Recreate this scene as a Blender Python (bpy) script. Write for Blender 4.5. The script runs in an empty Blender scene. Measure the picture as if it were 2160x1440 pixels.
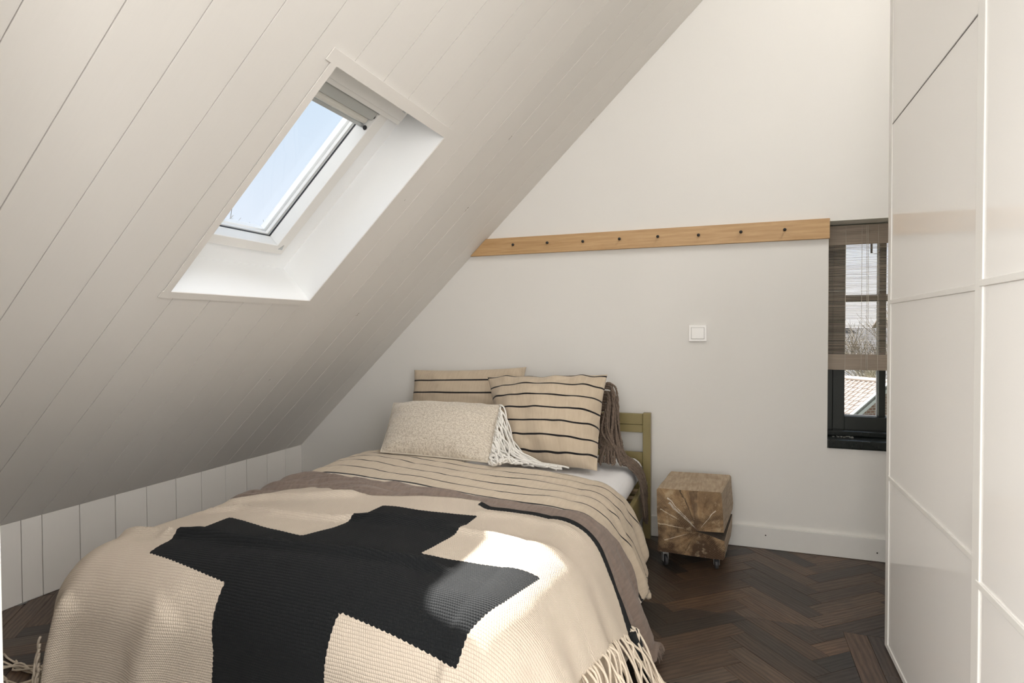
import bpy, bmesh, math, random
import numpy as np
from mathutils import Vector, Matrix
random.seed(7); RNG = np.random.default_rng(7)
scn = bpy.context.scene
COL = scn.collection
PI = math.pi

# ------------------------------------------------------------------ camera
cd = bpy.data.cameras.new('camera'); cam = bpy.data.objects.new('camera', cd); COL.objects.link(cam)
cd.lens = 1256.55 / 2160 * 36.0; cd.sensor_width = 36.0; cd.clip_start = 0.05; cd.clip_end = 300
_r = Vector((0.93768, 0.34746, -0.00395)); _f = Vector((-0.34736, 0.93751, -0.02019))
_u = _r.cross(_f).normalized(); _r = _f.cross(_u).normalized(); _f.normalize()
m = Matrix((_r, _u, -_f)).transposed().to_4x4(); m.translation = Vector((0, 0, 1.05))
cam.matrix_world = m
scn.camera = cam

# ------------------------------------------------------------------ view, sky, sun, area lights
scn.view_settings.view_transform = 'Standard'; scn.view_settings.look = 'None'
scn.view_settings.gamma = 1.0; scn.view_settings.use_curve_mapping = False
scn.view_settings.exposure = 0.07
scn.cycles.max_bounces = 14; scn.cycles.diffuse_bounces = 9; scn.cycles.transparent_max_bounces = 24
SKY_STRENGTH = 1.0
w = bpy.data.worlds.new('sky'); scn.world = w; w.use_nodes = True
nt = w.node_tree; nt.nodes.clear()
tc = nt.nodes.new('ShaderNodeTexCoord'); sp = nt.nodes.new('ShaderNodeSeparateXYZ'); nt.links.new(tc.outputs['Generated'], sp.inputs[0])
rp = nt.nodes.new('ShaderNodeValToRGB'); nt.links.new(sp.outputs['Z'], rp.inputs[0])
rp.color_ramp.elements[0].position = 0.0; rp.color_ramp.elements[0].color = (1.25, 1.25, 1.25, 1)
rp.color_ramp.elements[1].position = 1.0; rp.color_ramp.elements[1].color = (0.50, 0.66, 0.92, 1)
e = rp.color_ramp.elements.new(0.16); e.color = (0.79, 0.87, 0.98, 1)
e = rp.color_ramp.elements.new(0.36); e.color = (0.66, 0.80, 0.95, 1)
bg = nt.nodes.new('ShaderNodeBackground'); nt.links.new(rp.outputs[0], bg.inputs[0]); bg.inputs[1].default_value = SKY_STRENGTH
wo = nt.nodes.new('ShaderNodeOutputWorld'); nt.links.new(bg.outputs[0], wo.inputs[0])

sl = bpy.data.lights.new('sun', 'SUN'); sl.energy = 31.0; sl.angle = 0.012; sl.color = (1.0, 0.965, 0.91)
so = bpy.data.objects.new('sun', sl); COL.objects.link(so); so.location = (-6, 3, 6)
so.rotation_euler = Vector((0.742, -0.232, -0.636)).to_track_quat('-Z', 'Y').to_euler()

def area(name, loc, target, sx, sy, power, color=(1, 1, 1)):
    l = bpy.data.lights.new(name, 'AREA'); l.shape = 'RECTANGLE'; l.size = sx; l.size_y = sy; l.energy = power; l.color = color
    o = bpy.data.objects.new(name, l); COL.objects.link(o); o.location = loc
    o.rotation_euler = (Vector(target) - Vector(loc)).to_track_quat('-Z', 'Y').to_euler()
    return o
# added fill lights at made-up windows out of view (frames are built further down)
area('landing_fill_light', (-0.1, -2.255, 1.45), (-0.1, 3.0, 1.45), 1.7, 1.5, 40, (1.0, 0.985, 0.97))
area('landing_side_fill_light', (1.105, -0.60, 1.35), (-2.0, -0.60, 1.35), 1.2, 1.6, 50, (1.0, 0.985, 0.97))
area('landing_slope_fill_light', (-1.37, -0.95, 1.42), (-1.37 + .691, -0.95, 1.42 - .722), 1.1, 1.0, 82, (1.0, 0.985, 0.97))
area('right_slope_fill_light', (1.06, 1.55, 3.435), (1.06 - .691, 1.55, 3.435 - .722), 1.1, 0.36, 28, (1.0, 0.985, 0.97))

# ------------------------------------------------------------------ helpers
def put(name, me, mat=None, parent=None, loc=None):
    o = bpy.data.objects.new(name, me); COL.objects.link(o)
    if mat is not None and not me.materials: me.materials.append(mat)
    if loc is not None: o.location = loc
    if parent is not None: o.parent = parent
    return o
def thing(name, label=None, cat=None, loc=(0, 0, 0), group=None, kind=None, rz=0):
    o = bpy.data.objects.new(name, None); COL.objects.link(o); o.location = loc; o.rotation_euler = (0, 0, rz); o.empty_display_size = 0.05
    return tag(o, label, cat, group, kind)
def tag(o, label=None, cat=None, group=None, kind=None):
    if label: o['label'] = label
    if cat: o['category'] = cat
    if group: o['group'] = group
    if kind: o['kind'] = kind
    return o
class MB:
    """collects verts / faces, becomes one mesh"""
    def __init__(s): s.v = []; s.f = []; s.uv = []
    def add(s, vs, fs):
        n = len(s.v); s.v += [tuple(v) for v in vs]; s.f += [tuple(i + n for i in f) for f in fs]; return s
    def box(s, x0, x1, y0, y1, z0, z1):
        vs = [(x, y, z) for z in (z0, z1) for y in (y0, y1) for x in (x0, x1)]
        return s.add(vs, [(0, 2, 3, 1), (4, 5, 7, 6), (0, 1, 5, 4), (2, 6, 7, 3), (0, 4, 6, 2), (1, 3, 7, 5)])
    def prism(s, poly, d):
        """poly: list of 3D points, d: extrusion vector"""
        n = len(poly); P = [Vector(p) for p in poly]; d = Vector(d)
        vs = P + [p + d for p in P]
        return s.add(vs, [tuple(range(n))[::-1], tuple(range(n, 2 * n))] + [(i, (i + 1) % n, n + (i + 1) % n, n + i) for i in range(n)])
    def tube(s, path, r, n=6, cap=True):
        P = np.array(path, float); k = len(P)
        R = np.full(k, r) if np.isscalar(r) else np.array(r, float)
        T = np.gradient(P, axis=0); T /= np.linalg.norm(T, axis=1)[:, None] + 1e-12
        ref = np.array([0, 0, 1.0]) if abs(T[0][2]) < .9 else np.array([1.0, 0, 0])
        a = np.cross(T[0], ref); a /= np.linalg.norm(a); base = len(s.v)
        for i in range(k):
            a = a - T[i] * (a @ T[i]); a /= np.linalg.norm(a) + 1e-12; b = np.cross(T[i], a)
            for j in range(n):
                t = 2 * PI * j / n; s.v.append(tuple(P[i] + R[i] * (math.cos(t) * a + math.sin(t) * b)))
        for i in range(k - 1):
            for j in range(n):
                q = base + i * n; s.f.append((q + j, q + (j + 1) % n, q + n + (j + 1) % n, q + n + j))
        if cap:
            s.f.append(tuple(base + j for j in range(n))[::-1]); s.f.append(tuple(base + (k - 1) * n + j for j in range(n)))
        return s
    def lathe(s, prof, c, axis='z', n=16):
        """prof: list of (r, h)"""
        base = len(s.v)
        for r, h in prof:
            for j in range(n):
                t = 2 * PI * j / n; a, b = r * math.cos(t), r * math.sin(t)
                p = (a, b, h) if axis == 'z' else ((h, a, b) if axis == 'x' else (b, h, a))
                s.v.append((c[0] + p[0], c[1] + p[1], c[2] + p[2]))
        for i in range(len(prof) - 1):
            for j in range(n):
                q = base + i * n; s.f.append((q + j, q + (j + 1) % n, q + n + (j + 1) % n, q + n + j))
        s.f.append(tuple(base + j for j in range(n))[::-1]); s.f.append(tuple(base + (len(prof) - 1) * n + j for j in range(n)))
        return s
    def mesh(s, name, smooth=False, bevel=0, seg=2):
        me = bpy.data.meshes.new(name); me.from_pydata(s.v, [], s.f)
        bm = bmesh.new(); bm.from_mesh(me); bmesh.ops.recalc_face_normals(bm, faces=bm.faces)
        if bevel:
            es = [e for e in bm.edges if len(e.link_faces) == 2 and e.calc_face_angle(0) > 0.5]
            bmesh.ops.bevel(bm, geom=es, offset=bevel, segments=seg, affect='EDGES', profile=0.5)
        bm.to_mesh(me); bm.free()
        if smooth: me.shade_smooth()
        return me
    def build(s, name, mat, parent=None, smooth=False, bevel=0, loc=None):
        return put(name, s.mesh(name, smooth, bevel), mat, parent, loc)
def recenter(o, c):
    """shift the mesh so the object's origin is at c (object stays where it is)"""
    c = Vector(c); o.data.transform(Matrix.Translation(-c)); o.location = Vector(o.location) + c; return o

# node helpers
class NM:
    def __init__(s, name):
        s.m = bpy.data.materials.new(name); s.m.use_nodes = True; s.t = s.m.node_tree; s.t.nodes.clear()
        s.out = s.t.nodes.new('ShaderNodeOutputMaterial'); s.b = s.t.nodes.new('ShaderNodeBsdfPrincipled')
        s.t.links.new(s.b.outputs[0], s.out.inputs[0])
    def n(s, ty, **k):
        o = s.t.nodes.new('ShaderNode' + ty)
        for a, b in k.items(): setattr(o, a, b)
        return o
    def l(s, a, b): s.t.links.new(a, b)
    def set(s, **k):
        for a, v in k.items():
            i = s.b.inputs[a.replace('_', ' ')]
            if hasattr(v, 'links') or isinstance(v, bpy.types.NodeSocket): s.l(v, i)
            else: i.default_value = (v + (1,)) if isinstance(v, tuple) and len(v) == 3 else v
        return s
    def math(s, op, a, b=0.0, c=None, clamp=False):
        o = s.n('Math', operation=op, use_clamp=clamp)
        for i, x in enumerate((a, b, c)):
            if x is None: continue
            if isinstance(x, bpy.types.NodeSocket): s.l(x, o.inputs[i])
            else: o.inputs[i].default_value = x
        return o.outputs[0]
    def coord(s, kind='Object', scale=(1, 1, 1), loc=(0, 0, 0), rot=(0, 0, 0)):
        t = s.n('TexCoord'); mp = s.n('Mapping'); mp.inputs['Scale'].default_value = scale; mp.inputs['Location'].default_value = loc; mp.inputs['Rotation'].default_value = rot
        s.l(t.outputs[kind], mp.inputs[0]); return mp.outputs[0]
    def noise(s, vec, scale=5, detail=4, rough=.55, dist=0, out='Fac'):
        o = s.n('TexNoise'); o.inputs['Scale'].default_value = scale; o.inputs['Detail'].default_value = detail; o.inputs['Roughness'].default_value = rough; o.inputs['Distortion'].default_value = dist
        if vec is not None: s.l(vec, o.inputs['Vector'])
        return o.outputs[out]
    def ramp(s, f, stops, interp='LINEAR'):
        o = s.n('ValToRGB'); s.l(f, o.inputs[0]); cr = o.color_ramp; cr.interpolation = interp
        while len(cr.elements) < len(stops): cr.elements.new(.5)
        for e, (p, c) in zip(cr.elements, stops):
            e.position = p; e.color = (c + (1,)) if isinstance(c, tuple) else (c, c, c, 1)
        return o.outputs[0]
    def mix(s, f, a, b, mode='MIX'):
        o = s.n('Mix', data_type='RGBA', blend_type=mode)
        for i, x in ((0, f), (6, a), (7, b)):
            if isinstance(x, bpy.types.NodeSocket): s.l(x, o.inputs[i])
            else: o.inputs[i].default_value = (x + (1,)) if isinstance(x, tuple) else x
        return o.outputs[2]
    def bump(s, h, strength=.3, dist=.002, normal=None):
        o = s.n('Bump'); s.l(h, o.inputs['Height']); o.inputs['Strength'].default_value = strength; o.inputs['Distance'].default_value = dist
        if normal is not None: s.l(normal, o.inputs['Normal'])
        s.l(o.outputs[0], s.b.inputs['Normal']); return o.outputs[0]
    def attr(s, name, out='Fac'):
        o = s.n('Attribute'); o.attribute_name = name; return o.outputs[out]

def plain(name, col, rough=.5, metal=0, spec=.5, noise=0.0, nscale=40, bump=0.0, bscale=200, coat=0):
    M = NM(name); M.set(Roughness=rough, Metallic=metal)
    M.b.inputs['Specular IOR Level'].default_value = spec
    if coat: M.b.inputs['Coat Weight'].default_value = coat; M.b.inputs['Coat Roughness'].default_value = .03
    c = M.coord('Object')
    f = M.noise(c, nscale, 3)
    dark = tuple(x * (1 - noise) for x in col)
    M.set(Base_Color=M.mix(f, dark, tuple(min(1, x * (1 + noise)) for x in col)))
    if bump: M.bump(M.noise(c, bscale, 3), bump, .001)
    return M.m

# ------------------------------------------------------------------ materials
def mat_wall():
    M = NM('wall_paint'); M.set(Roughness=.85); M.b.inputs['Specular IOR Level'].default_value = .2
    c = M.coord('Object'); f = M.noise(c, 1.5, 3)
    M.set(Base_Color=M.mix(f, (.735, .722, .695), (.76, .747, .72)))
    M.bump(M.noise(c, 160, 4), .12, .001)
    return M.m
def mat_board(name, axis_rot, base=(.765, .742, .708)):
    # painted pine: fine brushed grain along the board (UV.x along, UV.y across), a few small knots
    M = NM(name); M.set(Roughness=.55); M.b.inputs['Specular IOR Level'].default_value = .3
    oi = M.n('ObjectInfo'); uv = M.coord('UV'); ad = M.n('VectorMath', operation='ADD'); M.l(uv, ad.inputs[0])
    sc = M.n('VectorMath', operation='SCALE'); M.l(oi.outputs['Random'], sc.inputs['Scale']); sc.inputs[0].default_value = (13.7, 5.1, 3.3); M.l(sc.outputs[0], ad.inputs[1])
    mp = M.n('Mapping'); mp.inputs['Scale'].default_value = (1.2, 26, 1); M.l(ad.outputs[0], mp.inputs[0])
    g = M.noise(mp.outputs[0], 5, 5, .6)
    v = M.n('TexVoronoi'); v.inputs['Scale'].default_value = 1.0
    mp2 = M.n('Mapping'); mp2.inputs['Scale'].default_value = (2.0, 6.2, 1); M.l(ad.outputs[0], mp2.inputs[0]); M.l(mp2.outputs[0], v.inputs['Vector'])
    wob = M.noise(ad.outputs[0], 120, 3)
    kd = M.math('ADD', v.outputs['Distance'], M.math('MULTIPLY', M.math('SUBTRACT', wob, .5), .16))
    knot = M.ramp(kd, [(.0, 1.0), (.028, .8), (.05, 0.0)])
    rs = M.ramp(v.outputs['Color'], [(.62, 0.0), (.66, 1.0)])
    knot = M.math('MULTIPLY', knot, rs)
    tint = M.mix(oi.outputs['Random'], tuple(x * .975 for x in base), tuple(x * 1.015 for x in base))
    col = M.mix(M.math('MULTIPLY', g, .22), tint, tuple(x * .86 for x in base))
    col = M.mix(M.math('MULTIPLY', knot, .75), col, (.22, .17, .13))
    M.set(Base_Color=col)
    M.bump(g, .10, .0015)
    return M.m
def mat_floor():
    M = NM('dark_oak'); M.b.inputs['Specular IOR Level'].default_value = .5
    oi = M.n('ObjectInfo'); uv = M.coord('UV'); ad = M.n('VectorMath', operation='ADD'); M.l(uv, ad.inputs[0])
    sc = M.n('VectorMath', operation='SCALE'); M.l(oi.outputs['Random'], sc.inputs['Scale']); sc.inputs[0].default_value = (31.7, 17.1, 9.3); M.l(sc.outputs[0], ad.inputs[1])
    a = ad.outputs[0]
    mp = M.n('Mapping'); mp.inputs['Scale'].default_value = (3.0, 42, 1); M.l(a, mp.inputs[0])
    fine = M.noise(mp.outputs[0], 5, 6, .65)
    mp3 = M.n('Mapping'); mp3.inputs['Scale'].default_value = (2.4, 13, 1); M.l(a, mp3.inputs[0])
    wv = M.n('TexWave', wave_type='BANDS', bands_direction='Y'); wv.inputs['Scale'].default_value = 1.5; wv.inputs['Distortion'].default_value = 9; wv.inputs['Detail'].default_value = 3; wv.inputs['Detail Scale'].default_value = .8
    M.l(mp3.outputs[0], wv.inputs['Vector'])
    grain = M.math('ADD', M.math('MULTIPLY', fine, .80), M.math('MULTIPLY', wv.outputs['Fac'], .20))
    rnd = M.math('FRACT', M.math('MULTIPLY', oi.outputs['Random'], 7.31))
    base = M.ramp(rnd, [(0, (.020, .016, .013)), (.35, (.030, .021, .016)), (.6, (.047, .029, .019)), (.82, (.080, .048, .029)), (1, (.044, .036, .030))])
    light = M.mix(1.0, base, (2.1, 2.0, 1.9), 'MULTIPLY')
    big = M.noise(a, 6, 3)
    col = M.mix(M.ramp(grain, [(.36, 0.0), (.66, 1.0)]), base, light)
    col = M.mix(M.math('MULTIPLY', M.ramp(big, [(.35, 0.0), (.7, 1.0)]), .45), col, (.017, .0145, .013))
    M.set(Base_Color=col, Roughness=M.ramp(grain, [(.3, .46), (.7, .34)]))
    M.bump(grain, .22, .0012)
    return M.m
def mat_oak():
    M = NM('oak_rail'); M.set(Roughness=.5)
    c = M.coord('Object', (1.6, 8, 26))
    g = M.noise(c, 3.5, 6, .6, .6)
    c2 = M.coord('Object', (.5, 4, 9)); g2 = M.noise(c2, 4, 3)
    col = M.mix(M.ramp(g, [(.33, 0.0), (.68, 1.0)]), (.43, .26, .115), (.56, .365, .185))
    col = M.mix(M.math('MULTIPLY', M.ramp(g2, [(.5, 0.0), (.8, 1.0)]), .35), col, (.42, .24, .095))
    M.set(Base_Color=col); M.bump(g, .12, .001)
    return M.m
def glass(name, tint=(1, 1, 1), gloss=.03):
    # thin pane: straight-through transmission with a weak mirror
    M = NM(name); t = M.t; t.nodes.remove(M.b)
    tr = M.n('BsdfTransparent'); tr.inputs[0].default_value = tint + (1,)
    gl = M.n('BsdfGlossy'); gl.inputs['Roughness'].default_value = .01
    mx = M.n('MixShader'); mx.inputs[0].default_value = gloss; M.l(tr.outputs[0], mx.inputs[1]); M.l(gl.outputs[0], mx.inputs[2])
    M.l(mx.outputs[0], M.out.inputs[0]); return M.m

M_wall = mat_wall()
M_board = mat_board('painted_ceiling_board', 0)
M_knee = mat_board('painted_knee_board', 0, (.77, .745, .71))
M_floor = mat_floor()
M_sub = plain('sub_floor', (.012, .010, .009), .9)
M_oak = mat_oak()
M_white = plain('white_lacquer', (.80, .79, .765), .35, noise=.01)
M_lining = plain('white_plastic_lining', (.86, .87, .875), .4, noise=.005)
M_trim = plain('skirting_paint', (.71, .70, .675), .45, noise=.02)
M_alu = plain('silver_grey_metal', (.50, .52, .52), .35, metal=.6)
M_gasket = plain('black_gasket', (.02, .02, .022), .6)
M_blindw = plain('cream_blind_cassette', (.66, .64, .59), .5, noise=.02)
M_blackpaint = plain('black_window_paint', (.017, .020, .017), .42, noise=.25, bump=.12)
M_black = plain('black_peg', (.012, .010, .009), .4)
M_glass = glass('window_glass')
M_switch = plain('switch_plastic', (.80, .79, .77), .3)
M_olive = plain('olive_bed_paint', (.255, .205, .085), .42, noise=.06)
M_sheet = plain('white_sheet', (.80, .80, .82), .9, noise=.02, bump=.15, bscale=60)

# ------------------------------------------------------------------ room constants
D = 3.075; XK = -2.570; HK = 0.323; MS = 0.957; RIDGE = 0.9
NS = Vector((-MS, 0, 1)).normalized(); US = Vector((1, 0, MS)).normalized(); P0 = Vector((XK, 0, HK))
def slope(s, Y, t=0.0): return P0 + US * s + Vector((0, Y, 0)) + NS * t
SR = (RIDGE - XK) / US.x            # slope length to the ridge
ZR = HK + MS * (RIDGE - XK)

def add_uv(me, fn):
    uv = me.uv_layers.new(name='UVMap')
    co = [v.co for v in me.vertices]
    for lp in me.loops: uv.data[lp.index].uv = fn(co[lp.vertex_index])

# ---- floor: herringbone planks, each its own piece
floor = thing('floor', 'dark brown oak herringbone parquet floor', 'floor', kind='structure')
MB().box(XK - .1, 1.2, -2.3, D + .02, -.06, -.013).build('sub_floor', M_sub, floor)
def clip(poly, a, b, c):
    """keep a*x+b*y<=c"""
    out = []
    for i in range(len(poly)):
        p, q = poly[i], poly[(i + 1) % len(poly)]
        dp, dq = a * p[0] + b * p[1] - c, a * q[0] + b * q[1] - c
        if dp <= 0: out.append(p)
        if dp * dq < 0:
            t = dp / (dp - dq); out.append((p[0] + t * (q[0] - p[0]), p[1] + t * (q[1] - p[1])))
    return out
def inset(poly, d):
    n = len(poly); out = []
    for i in range(n):
        p0, p1, p2 = Vector(poly[i - 1]), Vector(poly[i]), Vector(poly[(i + 1) % n])
        e1 = (p1 - p0).normalized(); e2 = (p2 - p1).normalized()
        n1 = Vector((-e1.y, e1.x)); n2 = Vector((-e2.y, e2.x)); k = 1 + n1.dot(n2)
        if k < .2: k = .2
        out.append(tuple(p1 + (n1 + n2) * (d / k)))
    return out
def parea(p): return .5 * sum(p[i][0] * p[(i + 1) % len(p)][1] - p[(i + 1) % len(p)][0] * p[i][1] for i in range(len(p)))
PW, PL = .0715, .358
ROT = math.radians(-4.3); cr_, sr_ = math.cos(ROT), math.sin(ROT)
AX = (math.cos(ROT + PI / 4), math.sin(ROT + PI / 4)); AY = (-AX[1], AX[0])
OX, OY = -0.204, 2.261
planks = []
for k in range(-60, 60):
    for j in range(-14, 14):
        # herringbone lattice in the rotated frame: steps (PW, PW) and (PL, -PL)
        bx, by = k * PW + j * PL, k * PW - j * PL
        for q in (0, 1):
            if q == 0: rc = [(bx, by), (bx + PL, by), (bx + PL, by + PW), (bx, by + PW)]
            else: rc = [(bx, by + PW), (bx + PW, by + PW), (bx + PW, by + PW + PL), (bx, by + PW + PL)]
            pw = [(OX + x * AX[0] + y * AY[0], OY + x * AX[1] + y * AY[1]) for x, y in rc]
            cxm = sum(p[0] for p in pw) / 4; cym = sum(p[1] for p in pw) / 4
            if cxm < XK - .3 or cxm > 1.5 or cym < -1.2 or cym > D + .3: continue
            planks.append((pw, AX if q == 0 else AY))
def border_clip(pw):
    # the frieze of straight planks along the wardrobe starts at y = 2.31
    res = []
    up = clip(pw, 0, -1, -2.312) if len(pw) > 2 else []
    if len(up) > 2: res.append(up)
    dn = clip(pw, 0, 1, 2.312); dn = clip(dn, 1, 0, .362) if len(dn) > 2 else []
    if len(dn) > 2: res.append(dn)
    return res
pieces = []
for pw, ax in planks:
    p = pw
    for a, b, c in ((-1, 0, -XK), (1, 0, 1.15), (0, 1, D - .001), (0, -1, 1.0)):
        if len(p) > 2: p = clip(p, a, b, c)
    if len(p) < 3: continue
    for r in border_clip(p):
        if parea(r) > .0008: pieces.append((r, ax))
for i, x in enumerate((.362, .4335, .505)):
    y = 2.31
    seq = [(2.31, 1.86), (1.86, 1.38), (1.38, .9), (.9, .42)] if i % 2 == 0 else [(2.31, 2.06), (2.06, 1.58), (1.58, 1.1), (1.1, .62), (.62, .2)]
    for (ya, yb) in seq:
        top = [(x, ya), (x + .0715, ya - (.0))]
        pieces.append(([(x, yb), (x + .0715, yb), top[1], top[0]], (0.0, 1.0)))
def seen(r):
    cx = sum(p[0] for p in r) / len(r); cy = sum(p[1] for p in r) / len(r)
    if -1.72 < cx < -.48 and cy > 1.08: return False       # under the bed
    return (cx > -.62 and cy > 1.45) or (cx < -1.6 and .7 < cy < 2.9) or (cy > 2.95 and cx > -.7)
def plank_geo(mb, r, z=0.0):
    o1 = inset(r, .00025); o2 = inset(r, .0009); n = len(r)
    vs = [(x, y, -.012) for x, y in o1] + [(x, y, -.0012 + z) for x, y in o1] + [(x, y, z) for x, y in o2]
    mb.add(vs, [tuple(range(2 * n, 3 * n))] + [(i, (i + 1) % n, n + (i + 1) % n, n + i) for i in range(n)] + [(n + i, n + (i + 1) % n, 2 * n + (i + 1) % n, 2 * n + i) for i in range(n)])
rest = {0: [], 1: []}; npl = 0
pieces.sort(key=lambda t: -parea(t[0]))
for r, ax in pieces:
    r = inset(r, 0)
    if seen(r) and npl < 298:
        mb = MB(); plank_geo(mb, r, random.uniform(-.0003, .0003)); me = mb.mesh('plank')
        a = ax; ph = random.random() * 3
        add_uv(me, lambda c: (c.x * a[0] + c.y * a[1] + ph, -c.x * a[1] + c.y * a[0]))
        c = (sum(p[0] for p in r) / len(r), sum(p[1] for p in r) / len(r), 0)
        o = put('plank', me, M_floor, floor); recenter(o, c); npl += 1
    else: rest[0 if ax is AX else 1].append((r, ax))
mb = MB(); fax = []
for g in rest.values():
    for r, ax in g:
        n0 = len(mb.f); plank_geo(mb, r); fax += [ax] * (len(mb.f) - n0)
me = mb.mesh('planks_rest'); uvl = me.uv_layers.new(name='UVMap')
for p, ax in zip(me.polygons, fax):
    for li in p.loop_indices:
        c = me.vertices[me.loops[li].vertex_index].co; uvl.data[li].uv = (c.x * ax[0] + c.y * ax[1], -c.x * ax[1] + c.y * ax[0])
tag(put('remaining_planks', me, M_floor, floor), kind='stuff')

# ---- sloping ceiling made of painted boards
SK_S0, SK_S1, SK_Y0, SK_Y1 = 1.236, 2.118, 1.400, 2.062       # roof window opening
ceil = thing('ceiling', 'sloping ceiling of off-white painted wooden boards around the roof window', 'ceiling', kind='structure')
J0 = [.26, .41, .555, .70, .845, .972, 1.118, 1.262, 1.405, 1.550, 1.705, 1.852, 2.005, 2.163, 2.312, 2.468, 2.618, 2.775, 2.929, 3.075]
J2 = [.27, .42, .565, .709, .855, 1.004, 1.154, 1.300, 1.452, 1.600, 1.747, 1.900, 2.05, 2.20, 2.345, 2.49, 2.64, 2.79, 2.938, 3.075]
GAP = .0011; TH = .018
hole = [(SK_S0, SK_S1, SK_Y0, SK_Y1)]
for i in range(len(J0) - 1):
    fa = lambda s, i=i: J0[i] + (J2[i] - J0[i]) * s / 2.2 + GAP
    fb = lambda s, i=i: J0[i + 1] + (J2[i + 1] - J0[i + 1]) * s / 2.2 - GAP
    full = [(0, fa(0)), (SR, fa(SR)), (SR, fb(SR)), (0, fb(0))]
    polys = []
    if fb(1.7) < SK_Y0 or fa(1.7) > SK_Y1: polys = [full]
    else:
        H_ = .0106
        polys.append(clip(full, 1, 0, SK_S0 - H_)); polys.append(clip(full, -1, 0, -SK_S1 - H_))
        mid = clip(clip(full, -1, 0, -SK_S0 + H_), 1, 0, SK_S1 + H_)
        a = clip(mid, 0, 1, SK_Y0 - H_); b = clip(mid, 0, -1, -SK_Y1 - H_)
        for q in (a, b):
            if len(q) > 2 and abs(parea(q)) > 1e-4: polys.append(q)
    mb = MB(); lift = random.uniform(-.0004, .0004)
    for p in polys:
        if parea(p) < 0: p = p[::-1]
        ins = inset(p, .0007) if p is full or len(polys) == 1 else p
        n = len(p)
        vs = [slope(s, y, TH) for s, y in p] + [slope(s, y, .0006 + lift) for s, y in p] + [slope(s, y, lift) for s, y in ins]
        mb.add(vs, [tuple(range(n)), tuple(range(2 * n, 3 * n))[::-1]] + [(k, (k + 1) % n, n + (k + 1) % n, n + k) for k in range(n)] + [(n + k, n + (k + 1) % n, 2 * n + (k + 1) % n, 2 * n + k) for k in range(n)])
    me = mb.mesh('ceiling_board'); ph = random.random() * 5
    add_uv(me, lambda c: ((c - P0).dot(US) + ph, c.y))
    o = put('ceiling_board', me, M_board, ceil); recenter(o, slope(1.0, (J0[i] + J0[i + 1]) / 2))
# roof body above the boards (with the same opening)
rb = MB()
def slab(mb, s0, s1, y0, y1, t0, t1):
    vs = [slope(s, y, t) for t in (t0, t1) for y in (y0, y1) for s in (s0, s1)]
    mb.add(vs, [(0, 2, 3, 1), (4, 5, 7, 6), (0, 1, 5, 4), (2, 6, 7, 3), (0, 4, 6, 2), (1, 3, 7, 5)])
for a in ((-.2, SK_S0 - .012, -2.3, D + .3), (SK_S1 + .012, SR + .2, -2.3, D + .3), (SK_S0 - .012, SK_S1 + .012, -2.3, SK_Y0 - .012), (SK_S0 - .012, SK_S1 + .012, SK_Y1 + .012, D + .3)):
    slab(rb, *a, TH + .001, .20)
rb.build('roof_body', M_wall, ceil)
# landing part of the slope, right slope
cb = MB(); slab(cb, 0, SR, -2.3, .255, 0, .019); cb.build('plaster_panel', M_wall, ceil)
c2 = thing('ceiling', 'white plastered roof slope on the right above the wardrobe', 'ceiling', kind='structure')
mb = MB(); z2 = ZR - MS * (1.35 - RIDGE)
mb.prism([(RIDGE, -2.3, ZR), (1.35, -2.3, z2), (1.35, -2.3, z2 + .2), (RIDGE, -2.3, ZR + .2)], (0, D + 2.6, 0)); mb.build('plaster_panel', M_wall, c2)

# ---- knee wall (left) of vertical boards
wl = thing('wall_left', 'low knee wall of off-white painted vertical boards under the slope', 'wall', kind='structure')
MB().box(XK - .14, XK - .0185, -2.3, D + .1, -.02, HK + .0).build('stud_panel', M_wall, wl)
JK = [-.10, .05, .20, .35, .50, .65, .80, .95, 1.10, 1.25, 1.40, 1.481, 1.555, 1.701, 1.855, 2.006, 2.163, 2.312, 2.468, 2.618, 2.775, 2.929, 3.0745]
for a, b in zip(JK[:-1], JK[1:]):
    x = XK + random.uniform(-.0008, .0008); q = .0016 if b != 1.481 and a != 1.481 else .0012
    mb = MB(); P = [(a + q, 0.0005), (b - q, .0005), (b - q, HK - .001), (a + q, HK - .001)]; I = inset(P, .0007)
    vs = [(x - .018, y, z) for y, z in P] + [(x - .0006, y, z) for y, z in P] + [(x, y, z) for y, z in I]
    mb.add(vs, [(0, 1, 2, 3), (8, 9, 10, 11)] + [(k, (k + 1) % 4, 4 + (k + 1) % 4, 4 + k) for k in range(4)] + [(4 + k, 4 + (k + 1) % 4, 8 + (k + 1) % 4, 8 + k) for k in range(4)])
    me = mb.mesh('wall_board'); ph = random.random() * 4; add_uv(me, lambda c: (c.z + ph, c.y))
    recenter(put('wall_board', me, M_knee, wl), (XK, (a + b) / 2, .16))
MB().box(XK - .018, XK, -2.3, -.10, 0, HK).build('wall_board', M_knee, wl)

# ---- back wall with the window opening
WX0, WX1, WZ0, WZ1 = .411, 1.10, .497, 1.540
def zs(x): return (HK + MS * (x - XK)) if x <= RIDGE else ZR - MS * (x - RIDGE)
mb = MB(); TW = .32
def wallpoly(pts): mb.prism([(x, D, z) for x, z in pts], (0, TW, 0))
wallpoly([(XK - .14, -.06), (WX0, -.06), (WX0, zs(WX0) + .05), (XK - .14, zs(XK - .14) + .05)])
wallpoly([(WX0, -.06), (WX1, -.06), (WX1, WZ0 - .0), (WX0, WZ0 - .0)])
wallpoly([(WX0, WZ1), (WX1, WZ1), (WX1, zs(WX1) + .05), (RIDGE, ZR + .05), (WX0, zs(WX0) + .05)])
wallpoly([(WX1, -.06), (1.35, -.06), (1.35, zs(1.35) + .05), (WX1, zs(WX1) + .05)])
wb = mb.build('wall_back', M_wall); tag(wb, 'plain off-white plastered gable wall behind the bed', 'wall', kind='structure')
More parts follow.
